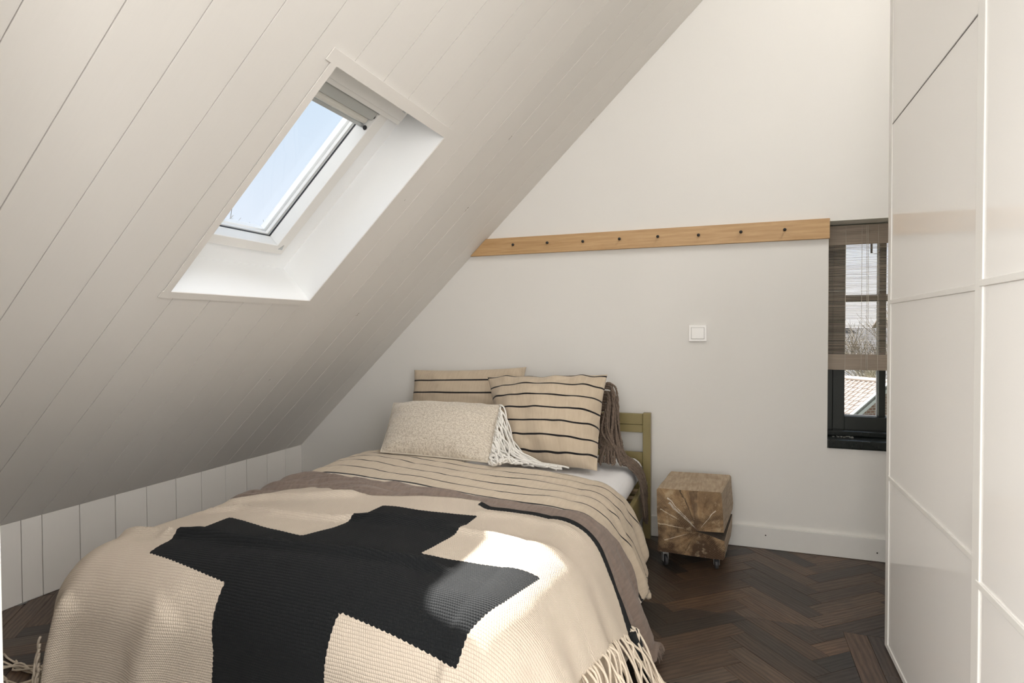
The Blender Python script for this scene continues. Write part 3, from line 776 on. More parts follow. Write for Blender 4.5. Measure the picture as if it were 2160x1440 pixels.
M_cream.set(Roughness=1.0, Base_Color=M_cream.mix(M_cream.ramp(M_cream.math('ADD', M_cream.math('MULTIPLY', n1, .6), M_cream.math('MULTIPLY', n2, .4)), [(.40, 0.0), (.58, 1.0)]), (.40, .345, .275), (.66, .60, .51)))
M_cream.b.inputs['Sheen Weight'].default_value = .3; M_cream.bump(n1, .5, .0015); M_cream = M_cream.m

def mat_knit():
    M = NM('chunky_knit'); M.set(Roughness=1.0); M.b.inputs['Specular IOR Level'].default_value = .1; M.b.inputs['Sheen Weight'].default_value = .03
    uv = M.n('TexCoord').outputs['UV']; sp = M.n('SeparateXYZ'); M.l(uv, sp.inputs[0]); a, b = sp.outputs[0], sp.outputs[1]
    wob = M.noise(uv, 14, 2); b2 = M.math('ADD', b, M.math('MULTIPLY', wob, .006))
    ph = M.math('MULTIPLY', b2, PI / .0060)
    row = M.math('POWER', M.math('ABSOLUTE', M.math('SINE', ph)), .6)
    # V shaped stitches: slant alternates with half stitches
    st = M.math('ABSOLUTE', M.math('SINE', M.math('ADD', M.math('MULTIPLY', a, PI / .0052), M.math('MULTIPLY', ph, .5))))
    h = M.math('MULTIPLY', row, M.math('ADD', .45, M.math('MULTIPLY', M.math('POWER', st, .6), .55)))
    fz = M.noise(uv, 900, 2)
    pat = M.attr('pat'); jag = M.math('MULTIPLY', M.math('SUBTRACT', M.math('ABSOLUTE', M.math('SINE', M.math('MULTIPLY', M.math('ADD', a, b), PI / .012))), .5), .0022)
    k = M.math('GREATER_THAN', M.math('ADD', pat, jag), 0.0)
    cream = M.mix(fz, (.55, .465, .38), (.69, .61, .515))
    gap = M.mix(M.math('MULTIPLY', M.ramp(h, [(.0, 1.0), (.42, 0.0)]), .45), cream, (.36, .27, .20))  # stitch grooves darkened in the colour as occlusion shade
    spk = M.noise(uv, 330, 1); bl = M.mix(M.ramp(spk, [(.72, 0.0), (.80, 1.0)]), (.0135, .0148, .016), (.055, .058, .061))
    M.set(Base_Color=M.mix(k, gap, bl))
    M.bump(M.math('ADD', h, M.math('MULTIPLY', fz, .25)), .75, .0026)
    return M.m
M_knit = mat_knit()
M_yarn = plain('cream_yarn', (.66, .575, .47), 1.0, noise=.12, nscale=60, bump=.7, bscale=420)
M_yarnw = plain('white_yarn', (.76, .74, .70), 1.0, noise=.08, nscale=60, bump=.7, bscale=420)
M_yarnb = plain('brown_yarn', (.155, .115, .088), 1.0, noise=.3, nscale=90, bump=.9, bscale=300)
M_yarnk = plain('black_yarn', (.014, .015, .016), 1.0, noise=.2, nscale=60, bump=.7, bscale=420)

# --- striped duvet
duv_hi = table([(-1.90, 2.36), (-1.70, 2.43), (-1.57, 2.42), (-1.26, 2.325), (-1.02, 2.29), (-.775, 2.31), (-.625, 2.345), (-.51, 2.36), (-.42, 2.355), (-.35, 2.40), (-.245, 2.42), (-.16, 2.39), (-.11, 2.31), (-.088, 2.20)])
def duv_disp(a, b):
    fall = 1 / (1 + np.exp(-(b - 1.9) / .06))
    edge = np.clip((duv_hi(a) - b) / .05, 0, 1)
    o = base_disp(a, b) + fall * .008 * np.abs(sines(a * .55, b, 12, 5.0, 3, ang=PI / 2, spread=.5))
    return o - .012 * (1 - edge) ** 2 + .010 * hangfold(a, b, 7.0, 2.0) * fall
def duv_bd(a, b):
    # distance from the thick black border line of the fold-back
    lo = np.interp(a, [-1.7, -1.55, -1.40, -1.21, -1.0, -.82, -.66, -.51, -.42, -.33, -.25, -.15, -.08], [1.98, 1.985, 1.955, 1.905, 1.875, 1.870, 1.882, 1.915, 1.945, 2.01, 2.06, 2.08, 2.09])
    return b - lo - .004
def duv_st(a, b):
    return duv_bd(a, b) - .005 + .010 * sines(a, b * .3, 21, 1.3, 2)
duv, *_ = cloth('duvet', M_stripe, (-1.93, -.088), lambda a: np.full_like(a, .90), duv_hi, .0, duv_disp, .012, thick=.012, attrs={'st': duv_st, 'bd': duv_bd})
tag(duv, 'beige cotton duvet with thin black stripes hanging over the right bed side', 'duvet')

# --- brown linen throw
bk_hi = table([(-1.80, 1.46), (-1.66, 1.55), (-1.56, 1.62), (-1.50, 1.665), (-1.47, 1.70), (-1.40, 1.73), (-1.33, 1.725), (-1.25, 1.675), (-1.13, 1.67), (-.97, 1.71), (-.83, 1.752), (-.77, 1.765), (-.72, 1.735), (-.58, 1.765), (-.455, 1.775), (-.375, 1.777), (-.28, 1.775), (-.20, 1.745), (-.15, 1.725)])
br_hi = table([(-1.93, 1.80), (-1.75, 1.84), (-1.66, 1.93), (-1.61, 1.955), (-1.475, 1.94), (-1.34, 1.90), (-1.21, 1.868), (-1.005, 1.848), (-.825, 1.852), (-.66, 1.867), (-.51, 1.90), (-.42, 1.93), (-.335, 2.0), (-.22, 2.04), (-.15, 1.985), (-.08, 1.94), (.065, 1.955)])
br_lo = table([(-1.93, 1.5), (-.3, 1.5), (0.0, 1.76), (.065, 1.855)])
def br_disp(a, b):
    w_ = sines(a * .35, b, 31, 9.0, 3, ang=PI / 2, spread=.35)
    lft = 1 / (1 + np.exp((a + .75) / .12))
    fin = np.clip((.06 - a) / .1, 0, 1)
    near = np.clip((br_hi(a) - b) / .02, 0, 1) * np.clip((b - bk_hi(a) + .05) / .05, 0, 1)
    return base_disp(a, b) * 1.0 + (.004 + (.008 + .020 * lft) * np.abs(w_) ** .8) * near + .006 * hangfold(a, b, 9.0, .4) * fin + .016 * np.clip(restd(a, b) / .3, 0, 1) * fin
brt, RA, RB, RP = cloth('throw', M_brown, (-1.93, .065), br_lo, br_hi, .006, br_disp, .010, thick=.003)
tag(brt, 'crumpled brown linen throw between the striped duvet and the knitted blanket', 'throw')
mb = MB()
for i in range(26):
    b = 1.858 + .096 * (i + random.random() * .5) / 26; p = RP[-1, int(np.argmin(abs(RB[-1] - b)))].copy(); q = p + np.array([random.uniform(.004, .016), random.uniform(-.004, .004), 0]); q[2] = max(p[2] * .6, .004)
    mb.tube([tuple(p), tuple((p + q) / 2 + np.array([0, 0, .002])), tuple(q - np.array([0, 0, .005]))], .0008, 4)
tag(mb.build('frayed_edge', M_brown, brt), kind='stuff')

# --- knitted blanket with the black cross
bk_al = table([(.5, -.26), (1.2, -.24), (1.35, -.23), (1.5, -.205), (1.7, -.15)])
CROSS = [(-1.115, .50), (-1.100, .96), (-1.125, 1.082), (-1.425, 1.125), (-1.425, 1.20), (-1.415, 1.375), (-1.25, 1.325), (-1.085, 1.295), (-1.045, 1.375), (-1.035, 1.42), (-1.025, 1.60), (-.895, 1.590), (-.72, 1.635), (-.715, 1.47), (-.735, 1.31), (-.585, 1.335), (-.445, 1.36), (-.47, 1.18), (-.50, 1.09), (-.50, 1.035), (-.65, 1.055), (-.792, 1.070), (-.792, 1.01), (-.800, .50)]
def polysd(a, b, poly):
    d = np.full(np.shape(a), 9.0); ins = np.zeros(np.shape(a), bool); n = len(poly)
    for i in range(n):
        p, q = poly[i], poly[(i + 1) % n]; vx, vy = q[0] - p[0], q[1] - p[1]
        t = np.clip(((a - p[0]) * vx + (b - p[1]) * vy) / (vx * vx + vy * vy), 0, 1)
        d = np.minimum(d, np.hypot(a - p[0] - t * vx, b - p[1] - t * vy))
        c = ((p[1] > b) != (q[1] > b)) & (a < (q[0] - p[0]) * (b - p[1]) / ((q[1] - p[1]) if q[1] != p[1] else 1e-9) + p[0]); ins ^= c
    return np.where(ins, d, -d)
def bk_pat(a, b):
    e = np.minimum(b - (bk_hi(a) - .032 - .014 * np.clip((a + .42) / .1, 0, 1)), a + .76)
    return np.clip(np.maximum(polysd(a, b, CROSS), e), -.05, .05)
def bk_disp(a, b):
    o = base_disp(a, b) + .006 + .014 * np.clip(restd(a, b) / .3, 0, 1)* (a > 0 * a + X1)
    under = 1 / (1 + np.exp(-(b - 1.62) / .04)); o = o + .004 * under * (1 / (1 + np.exp((a + .7) / .1))) + .003
    o = o + .027 * ridge(a, b, [(-1.47, 1.205), (-1.35, 1.215), (-1.20, 1.20), (-1.05, 1.20), (-.90, 1.205), (-.76, 1.225), (-.64, 1.26)], .016)
    o = o + .018 * ridge(a, b, [(-1.66, 1.23), (-1.55, 1.225), (-1.45, 1.215)], .020)
    o = o + .017 * ridge(a, b, [(-1.60, 1.42), (-1.45, 1.46), (-1.30, 1.43), (-1.08, 1.44), (-1.0, 1.47), (-.85, 1.50), (-.72, 1.53)], .014)
    o = o + .019 * ridge(a, b, [(-1.60, 1.52), (-1.45, 1.58), (-1.32, 1.60), (-1.15, 1.66)], .022)
    o = o + .010 * ridge(a, b, [(-1.0, 1.45), (-.8, 1.49), (-.6, 1.52), (-.42, 1.53)], .02)
    o = o + .007 * ridge(a, b, [(-.75, 1.66), (-.6, 1.69), (-.42, 1.70)], .02)
    o = o + .008 * ridge(a, b, [(-1.2, 1.14), (-.95, 1.17), (-.7, 1.20)], .03)
    o = o + .003 * sines(a, b, 44, 3.5, 3)
    d = restd(a, b); o = o + .012 * hangfold(a, b, 3.3, 2.2) * (b < 1.4)
    # gathered fold at the left foot corner
    o = o + .022 * ridge(a, b, [(-1.58, 1.02), (-1.66, .88), (-1.74, .72)], .035) + .02 * ridge(a, b, [(-1.25, 1.03), (-1.31, .9), (-1.37, .70)], .05)
    return o
blk, BA, BB, BP = cloth('knitted_blanket', M_knit, (-1.745, -.13), lambda a: np.full_like(a, .60), bk_hi, .014, bk_disp, .0085, alim=bk_al, thick=.005, attrs={'pat': bk_pat})
tag(blk, 'chunky cream knitted blanket with a black cross over the foot of the bed', 'blanket')
# blanket fringes
def strand(mb, pts, r, n=6, k=14, wob=.004):
    P = np.array(pts, float); t = np.linspace(0, 1, len(P)); T = np.linspace(0, 1, k)
    # Catmull-like smoothing through repeated interpolation
    Q = np.stack([np.interp(T, t, P[:, i]) for i in range(3)], -1)
    for _ in range(2): Q[1:-1] = .25 * Q[:-2] + .5 * Q[1:-1] + .25 * Q[2:]
    ph = RNG.random(3) * 6.28; f = RNG.uniform(1, 2.5)
    Q += wob * np.sin(T[:, None] * f * 6.28 + ph) * np.sin(T * PI)[:, None] ** .5
    Q[:, 2] = np.maximum(Q[:, 2], r + .0005)
    mb.tube(Q, r, n)
mb = MB(); nb_ = BA.shape[1]
for i in range(92):
    b = .62 + 1.19 * (i + RNG.random() * .6) / 92; j = int(np.argmin(abs(BB[-1] - b))); p = BP[-1, j]
    if b > 1.2:
        s = (b - 1.2) / .6; L = RNG.uniform(.20, .27)
        out = .05 + .17 * s + RNG.uniform(-.03, .05); fw = -.02 - .08 * s + RNG.uniform(-.07, .05)
        pts = [p + np.array([-.006, 0, .004]), p + np.array([.014, -.004, -.015]), p + np.array([.03 + .01 * s, -.01, -.06]), np.array([p[0] + .05 + .03 * s, p[1] - .02 + fw * .3, max(p[2] * .35, .02)]), np.array([p[0] + .06 + out * .6, p[1] - .03 + fw * .8, .012 + RNG.random() * .022]), np.array([p[0] + .07 + out, p[1] - .03 + fw * 1.4, .006 + RNG.random() * .012])]
    else:
        pts = [p + np.array([-.006, 0, .004]), p + np.array([.02, RNG.uniform(-.02, .02), -p[2] * .4]), np.array([p[0] + .04 + RNG.random() * .04, p[1] + RNG.uniform(-.04, .04), .02]), np.array([p[0] + RNG.uniform(.06, .14), p[1] + RNG.uniform(-.06, .06), .006])]
    if RNG.random() < .45:
        e = pts[-1]; an = RNG.random() * 6.28; pts = pts + [e + np.array([.030 * math.cos(an + q), .030 * math.sin(an + q), .004]) for q in (0, .9, 1.8, 2.7)]
    strand(mb, pts, .0035, 6, 26, .010)
tag(mb.build('right_fringe', M_yarn, blk, smooth=True), kind='stuff')
mb = MB()
for i in range(26):
    p = BP[-1, -1] + np.array([RNG.uniform(-.004, .012), RNG.uniform(-.035, .006), 0])
    e = np.array([-.120 + RNG.uniform(-.06, .05), 1.775 + RNG.uniform(-.05, .03), 0]); s = RNG.uniform(.7, 1.25)
    pts = [p, p + np.array([.02, -.004, -.05]), p + np.array([.055, -.01, -p[2] + .02]), np.array([(p[0] + .06 + e[0]) / 2, (p[1] + e[1]) / 2, .012]), e + np.array([.0, .0, .006]), e + np.array([.07 * s, -.07 * s, .004])]
    strand(mb, pts, .0034, 6, 16, .004)
tag(mb.build('black_fringe', M_yarnk, blk, smooth=True), label='black tassel strands at the blanket corner on the floor', kind='stuff')
mb = MB()
for i in range(60):
    b = .62 + .80 * (i + RNG.random() * .6) / 60; j = int(np.argmin(abs(BB[0] - b))); p = BP[0, j] + (np.array([-.030, -.010, 0]) if b < .95 else 0)
    L = RNG.uniform(-.03, .03)
    pts = [p + np.array([.004, 0, .004]), p + np.array([-.010, 0, -.03]), p + np.array([-.018, L * .2, -.10]), p + np.array([-.02, L * .5, -.17]), np.array([p[0] - .015, p[1] + L, max(p[2] - .24, .006)])]
    if i % 9 == 0 or b > 1.30 and i % 4 == 0: pts += [np.array([p[0] - .07, p[1] + L, .006])]
    strand(mb, pts, .0032, 6, 16, .004)
for i in range(18):    # loose strands lying out on the floor towards the knee wall
    y = 1.10 + RNG.uniform(-.05, .10)
    pts = [np.array([-1.80, 1.12 + RNG.uniform(-.05, .05), .12]), np.array([-1.86, 1.13 + RNG.uniform(-.04, .04), .045]), np.array([-1.95, y, .012]), np.array([-2.08, y + RNG.uniform(-.03, .03), .006]), np.array([-2.16 + RNG.uniform(-.06, .06), y + RNG.uniform(-.05, .03), .005])]
    strand(mb, pts, .0031, 6, 18, .008)
tag(mb.build('left_fringe', M_yarn, blk, smooth=True), kind='stuff')

# ------------------------------------------------------------------ pillows
def pillow(name, mat, C, T, label, cat, n=56, pinch=.05, seed=1, wr=.006, st=None, piping=None, loc=None):
    """C: corners BL, BR, TR, TL of the front outline; T: half thickness"""
    C = [np.array(c, float) for c in C]; N = np.cross(C[1] - C[0], C[3] - C[0]); N /= np.linalg.norm(N)     # faces the viewer
    u = np.linspace(-1, 1, n + 1); u = np.sign(u) * (1 - (1 - abs(u)) ** 1.35); U, V = np.meshgrid(u, u, indexing='ij')
    r = np.random.default_rng(seed)
    Vs = []; Fs = []; ST = []; UVs = []
    w_ = np.linalg.norm(C[1] - C[0]); h_ = np.linalg.norm(C[3] - C[0])
    for sgn in (1, -1):
        pu = U * (1 - pinch * (1 - V ** 2) * abs(U) ** 3); pv = V * (1 - pinch * (1 - U ** 2) * abs(V) ** 3)
        a = (pu + 1) / 2; b = (pv + 1) / 2
        P = (1 - a)[..., None] * (1 - b)[..., None] * C[0] + a[..., None] * (1 - b)[..., None] * C[1] + a[..., None] * b[..., None] * C[2] + (1 - a)[..., None] * b[..., None] * C[3]
        prof = np.clip(1 - abs(U) ** 2.4, 0, 1) ** .62 * np.clip(1 - abs(V) ** 2.4, 0, 1) ** .62
        edge = np.clip(1 - prof, 0, 1)
        wav = sines(U * .5, V * .5, seed, 2.2, 3); rim = (sines(U, V, seed + 5, 2.4, 2) + .8 * np.sin(U * 15 + 2 * V + seed) * abs(V) ** 3 + .7 * np.sin(V * 13 - 2 * U + seed * 2) * abs(U) ** 3) * np.clip(prof * 5, 0, 1) * edge
        th = T * prof + wr * (wav * np.clip(prof * 2, 0, 1) + .9 * rim)
        th = np.maximum(th, 0)
        P = P + sgn * N * th[..., None]
        k = len(Vs); idx = np.arange(U.size).reshape(U.shape) + k
        Vs += P.reshape(-1, 3).tolist()
        F = np.stack([idx[:-1, :-1], idx[1:, :-1], idx[1:, 1:], idx[:-1, 1:]], -1).reshape(-1, 4)
        Fs += (F if sgn > 0 else F[:, ::-1]).tolist()
        ST += ((b * h_) + (st or (lambda a, b: 0 * a))(a, b)).ravel().tolist(); UVs += np.stack([a * w_, b * h_], -1).reshape(-1, 2).tolist()
    me = bpy.data.meshes.new(name); me.from_pydata(Vs, [], Fs)
    at = me.attributes.new('st', 'FLOAT', 'POINT'); at.data.foreach_set('value', ST)
    uv = me.uv_layers.new(name='UVMap')
    for lp in me.loops: uv.data[lp.index].uv = UVs[lp.vertex_index]
    bm = bmesh.new(); bm.from_mesh(me); bmesh.ops.remove_doubles(bm, verts=bm.verts, dist=1e-5); bm.to_mesh(me); bm.free()
    me.shade_smooth(); o = put(name, me, mat); tag(o, label, cat); c = sum(C) / 4; recenter(o, c)
    return o, N, C
FR = [(-1.00, 2.545, .440), (-.545, 2.520, .440), (-.548, 2.760, .838), (-1.168, 2.790, .812)]
p1, N1, _ = pillow('pillow', M_stripe_p, FR, .115, 'large beige pillow with black stripes leaning in front on the right', 'pillow', seed=3, wr=.014, pinch=.045, st=lambda a, b: .020 - .014 * (2 * a - 1) ** 2)
BKp = [(-1.70, 2.885, .455), (-1.03, 2.875, .455), (-1.018, 2.965, .852), (-1.690, 2.968, .823)]
p2, N2, _ = pillow('pillow', M_stripe_p, BKp, .075, 'beige striped pillow standing at the back left against the headboard', 'pillow', seed=8, wr=.010, pinch=.05, st=lambda a, b: .026 - .006 * (2 * a - 1) ** 2)
CU = [(-1.475, 2.285, .505), (-.940, 2.262, .502), (-1.000, 2.540, .703), (-1.575, 2.560, .688)]
cu, NC, _ = pillow('cushion', M_cream, CU, .085, 'cream flecked wool lumbar cushion with long white fringe', 'cushion', seed=15, wr=.006, pinch=.03)
# piping seam on the cream cushion
def seam(o, C, r, mat, name='piping'):
    mb = MB(); c = Vector(o.location); C = [np.array(x) for x in C]; pts = []
    for i in range(4):
        a, b = C[i], C[(i + 1) % 4]
        for t in np.linspace(0, 1, 12, endpoint=False):
            q = a + (b - a) * t; ctr = sum(C) / 4; q = q + (ctr - q) * .02 * 4 * t * (1 - t); pts.append(q - np.array(c))
    pts.append(pts[0]); mb.tube(pts, r, 6, False); return mb.build(name, mat, o, smooth=True)
seam(cu, CU, .0035, M_cream)
cc = np.array(cu.location); A_, B_ = np.array(CU[2]), np.array(CU[1])
def strand_free(mb, pts, r, n=6, k=16, wob=.003):
    P = np.array(pts, float); t = np.linspace(0, 1, len(P)); T = np.linspace(0, 1, k)
    Q = np.stack([np.interp(T, t, P[:, i]) for i in range(3)], -1)
    for _ in range(2): Q[1:-1] = .25 * Q[:-2] + .5 * Q[1:-1] + .25 * Q[2:]
    ph = RNG.random(3) * 6.28; f = RNG.uniform(1, 2.5)
    Q += wob * np.sin(T[:, None] * f * 6.28 + ph) * np.sin(T * PI)[:, None] ** .5
    mb.tube(Q, r, n)
def rope(mb, pts, r, k=70, wob=.005, pitch=.022):
    P = np.array(pts, float); t = np.linspace(0, 1, len(P)); T = np.linspace(0, 1, k)
    Q = np.stack([np.interp(T, t, P[:, i]) for i in range(3)], -1)
    for _ in range(14): Q[1:-1] = .25 * Q[:-2] + .5 * Q[1:-1] + .25 * Q[2:]
    ph = RNG.random(3) * 6.28; Q += wob * np.sin(T[:, None] * RNG.uniform(1, 2.5) * 6.28 + ph) * np.sin(T * PI)[:, None] ** .5
    G = np.gradient(Q, axis=0); L = np.cumsum(np.linalg.norm(G, axis=1)); G /= np.linalg.norm(G, axis=1)[:, None]
    a = np.cross(G, np.array([.3, .9, .2])); a /= np.linalg.norm(a, axis=1)[:, None]; b = np.cross(G, a); p0 = RNG.random() * 6
    for s_ in (0, PI):
        w_ = (L / pitch * 2 * PI + s_ + p0)[:, None]
        mb.tube(Q + r * .52 * (a * np.cos(w_) + b * np.sin(w_)), r * .62, 5)
mb = MB()
for i in range(44):
    t = (i + RNG.random() * .7) / 44; s0 = A_ + (B_ - A_) * t; lay = RNG.random()
    zf = .497 - .05 * (1 - t)
    e = np.array([-.655 - .25 * t + RNG.uniform(-.05, .03), 2.415 - .13 * t + RNG.uniform(-.03, .02), zf + .012 + .008 * RNG.random()])
    p1_ = s0 + np.array([.014 + .012 * lay, -.020 - .012 * lay, -.006])
    p2_ = np.array([s0[0] + .030 + .045 * (1 - t) * (.3 + lay * .7), s0[1] - .035 - .01 * lay, zf + (s0[2] - zf) * .55])
    p3_ = np.array([s0[0] + .055 + .075 * (1 - t) * (.3 + lay * .7), s0[1] - .045 - .02 * lay * (1 - t), zf + (s0[2] - zf) * .16 + .014])
    p4_ = p3_ * .5 + e * .5; p4_[2] = zf + .016 + .010 * lay
    if t > .6: e = e + (p3_ - e) * RNG.uniform(.2, .8) * (t - .3)
    strand_free(mb, [q - cc for q in (s0, p1_, p2_, p3_, p4_, e)], .0038, 7, 24, .010)
tag(mb.build('white_fringe', M_yarnw, cu, smooth=True), label='long white yarn fringe falling off the right edge', kind='stuff')
# dark brown cushion behind, with a thick yarn fringe on its right edge
BC = [(-1.02, 2.80, .450), (-.63, 2.775, .452), (-.585, 2.925, .775), (-1.00, 2.935, .77)]
M_bc = mat_fabric('brown_wool', (.12, .088, .066), (.19, .145, .112), weave=500, bump=.5)
bc, NB, _ = pillow('cushion', M_bc, BC, .045, 'dark brown cushion hidden behind the front pillow with thick yarn fringe', 'cushion', seed=22, wr=.004)
mb = MB(); cc = np.array(bc.location); A_, B_ = np.array(BC[2]), np.array(BC[1])
for i in range(60):
    t = RNG.random() ** 1.1; s0 = A_ + (B_ - A_) * t * .8 + np.array([0, 0, .01]); lay = i / 60.0
    ex = RNG.random()
    if i % 12 < 7:     # long ones: fall, run over the mattress and hang off the side
        o1 = s0 + np.array([.035 + .025 * lay, -.02 - .03 * lay, .005]); o2 = np.array([-.528 + .035 * lay - .03 * t, 2.80 - .03 * ex, .62 - .12 * t])
        o3 = np.array([-.515 + .035 * lay, 2.78 - .05 * ex, .505]); o4 = np.array([-.485 + .03 * ex, 2.755 - .10 * (1 - lay), .448 + .020 * lay])
        o5 = np.array([-.432 + .012 * ex, 2.76 - .11 * (1 - ex), .438 + .010 * lay]); o6 = np.array([-.384 + .006 * lay, 2.78 - .10 * (1 - ex), .385])
        o7 = np.array([-.374 + .006 * lay, 2.80 - .09 * (1 - ex), RNG.uniform(.15, .33)])
        rope(mb, [q - cc for q in (s0, o1, o2, o3, o4, o5, o6, o7)], .0062)
    else:
        o1 = s0 + np.array([.03 + .02 * lay, -.03 - .03 * lay, .005]); o2 = np.array([-.56 + .05 * lay - .05 * t, 2.755 - .03 * ex, .61 - .12 * t])
        o3 = np.array([-.575 + .09 * ex, 2.735 - .03 * ex, .50]); o4 = np.array([-.575 + .13 * ex, 2.68 - .06 * RNG.random(), .442 + .012 * lay])
        rope(mb, [q - cc for q in (s0, o1, o2, o3, o4)], .0062, 50)
tag(mb.build('brown_fringe', M_yarnb, bc, smooth=True), label='thick twisted brown yarn fringe spilling over the mattress side', kind='stuff')

# ------------------------------------------------------------------ stump stool on castors
stm = thing('stump_stool', 'squared tree stump bedside stool on four small castors', 'stool', (-.155, 2.80, 0))
so_ = Vector(stm.location)
def mat_stump():
    M = NM('end_grain'); M.set(Roughness=.6)
    t = M.n('TexCoord'); sp = M.n('SeparateXYZ'); M.l(t.outputs['Object'], sp.inputs[0])
    x = M.math('SUBTRACT', sp.outputs[0], .018); z = M.math('SUBTRACT', sp.outputs[2], .178)
    ang = M.math('ARCTAN2', z, x); rad = M.math('SQRT', M.math('ADD', M.math('MULTIPLY', x, x), M.math('MULTIPLY', z, z)))
    cb = M.n('CombineXYZ'); M.l(M.math('COSINE', ang), cb.inputs[0]); M.l(M.math('SINE', ang), cb.inputs[1]); M.l(M.math('MULTIPLY', rad, .8), cb.inputs[2])
    rays = M.math('ADD', M.math('MULTIPLY', M.noise(cb.outputs[0], 5, 5, .75), .55), M.math('MULTIPLY', M.noise(t.outputs['Object'], 17, 5, .65), .45)); rays2 = M.noise(cb.outputs[0], 26, 3, .6)
    ob = t.outputs['Object']; bl = M.noise(ob, 9, 5, .6, .4); bl2 = M.noise(ob, 22, 4, .6)
    ring = M.math('SINE', M.math('MULTIPLY', M.math('ADD', rad, M.math('MULTIPLY', bl, .03)), 900))
    col = M.mix(M.ramp(rays, [(.35, 0.0), (.62, 1.0)]), (.17, .095, .042), (.47, .32, .175))
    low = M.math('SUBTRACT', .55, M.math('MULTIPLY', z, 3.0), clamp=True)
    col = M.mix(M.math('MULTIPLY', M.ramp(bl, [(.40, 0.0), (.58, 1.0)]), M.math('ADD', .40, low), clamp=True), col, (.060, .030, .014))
    col = M.mix(M.math('MULTIPLY', M.ramp(bl2, [(.58, 0.0), (.70, 1.0)]), .7), col, (.50, .39, .25))
    col = M.mix(M.math('MULTIPLY', M.ramp(rays2, [(.66, 0.0), (.72, 1.0)]), .6), col, (.62, .54, .42))
    col = M.mix(M.math('MULTIPLY', M.ramp(rays2, [(.28, 1.0), (.34, 0.0)]), .7), col, (.05, .03, .018))
    col = M.mix(M.math('MULTIPLY', M.math('MULTIPLY', ring, .5), .18, clamp=True), col, (.62, .47, .29))
    # long white split lines: explicit directions from the heart
    for an, w_, r0, r1, cc in ((2.36, .035, .0, .17, (.62, .57, .50)), (2.28, .015, .02, .19, (.75, .7, .62)), (.95, .02, .02, .12, (.78, .72, .62)), (3.0, .018, .06, .17, (.70, .6, .45)), (3.5, .016, .05, .15, (.72, .62, .48)), (1.95, .018, .0, .2, (.03, .02, .012)), (2.62, .012, .10, .18, (.75, .68, .55)), (-2.1, .02, .05, .11, (.03, .02, .012)), (1.68, .10, .03, .18, (.07, .045, .03))):
        dd = M.math('ABSOLUTE', M.math('SUBTRACT', M.math('ADD', ang, M.math('MULTIPLY', M.math('SUBTRACT', M.noise(ob, 30, 2), .5), .12)), an))
        dd = M.math('MULTIPLY', dd, 1.0) if an <= PI else M.math('ABSOLUTE', M.math('SUBTRACT', M.math('ADD', ang, 2 * PI), an))
        k = M.math('MULTIPLY', M.math('LESS_THAN', dd, w_), M.math('MULTIPLY', M.math('GREATER_THAN', rad, r0), M.math('LESS_THAN', rad, r1)))
        soft = .75 if w_ < .09 else .55
        col = M.mix(M.math('MULTIPLY', M.math('MULTIPLY', k, M.ramp(M.noise(ob, 45, 3), [(.30, .3), (.5, 1.0)])), soft), col, cc)
    # side and top faces: paler long grain
    geo = M.n('NewGeometry'); gs = M.n('SeparateXYZ'); M.l(geo.outputs['Normal'], gs.inputs[0])
    ob2 = M.coord('Object', (14, 2, 14)); sg = M.noise(ob2, 6, 5, .6)
    side = M.mix(M.ramp(sg, [(.3, 0.0), (.7, 1.0)]), (.30, .215, .135), (.50, .40, .285))
    side = M.mix(M.math('MULTIPLY', M.ramp(bl, [(.5, 0.0), (.7, 1.0)]), .4), side, (.22, .15, .09))
    front = M.math('GREATER_THAN', M.math('ABSOLUTE', gs.outputs[1]), .7)
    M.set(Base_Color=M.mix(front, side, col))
    M.bump(M.math('ADD', rays, bl2), .35, .003)
    return M.m
M_stump = mat_stump()
# front outline with the split on the right side; back outline bulges
fp = [(-.150, .072), (.000, .060), (.118, .052), (.125, .062), (.128, .110), (.124, .140), (.060, .162), (.004, .1775), (.060, .1775), (.122, .178), (.1215, .20), (.118, .28), (.112, .3515), (.106, .3575), (-.02, .3585), (-.146, .3615), (-.1515, .355), (-.152, .25), (-.148, .15), (-.153, .078)]
bp_ = [(-.125, .074), (.000, .072), (.140, .072), (.150, .080), (.155, .120), (.156, .178), (.070, .184), (.020, .187), (.070, .194), (.158, .204), (.160, .23), (.154, .29), (.150, .353), (.144, .360), (-.00, .361), (-.122, .361), (-.128, .354), (-.132, .25), (-.128, .15), (-.130, .08)]
yf = lambda x, z: 2.668 + .035 * (x + .15) / .27 * (1 - 0) + (-.045) * (z - .06) / .30 - so_.y
yb = lambda x, z: 2.935 + .025 * (x + .15) / .3 + .02 * (z - .06) / .3 - so_.y
mb = MB(); n = len(fp); L = 7; vs = []
for k in range(L + 1):
    t = k / L
    for (x1, z1), (x2, z2) in zip(fp, bp_):
        x = x1 + (x2 - x1) * t; z = z1 + (z2 - z1) * t; bump_ = .0015 * math.sin(9 * t + 40 * x + 31 * z) if 0 < k < L else 0
        vs.append((x * (1 + bump_), yf(x1, z1) * (1 - t) + yb(x2, z2) * t, z + bump_))
fs = [(k * n + i, k * n + (i + 1) % n, (k + 1) * n + (i + 1) % n, (k + 1) * n + i) for k in range(L) for i in range(n)]
fs += [tuple(range(n))[::-1], tuple(range(L * n, L * n + n))]
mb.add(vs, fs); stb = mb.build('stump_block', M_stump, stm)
stb.data.materials.append(plain('shaded_split', (.075, .058, .045), .9, noise=.3))
for p_ in stb.data.polygons:     # inside of the drying split, its shade painted as dark weathered wood
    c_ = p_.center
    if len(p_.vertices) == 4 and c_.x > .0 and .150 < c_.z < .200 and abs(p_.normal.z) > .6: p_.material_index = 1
M_wheel = plain('grey_rubber_wheel', (.045, .045, .048), .5)
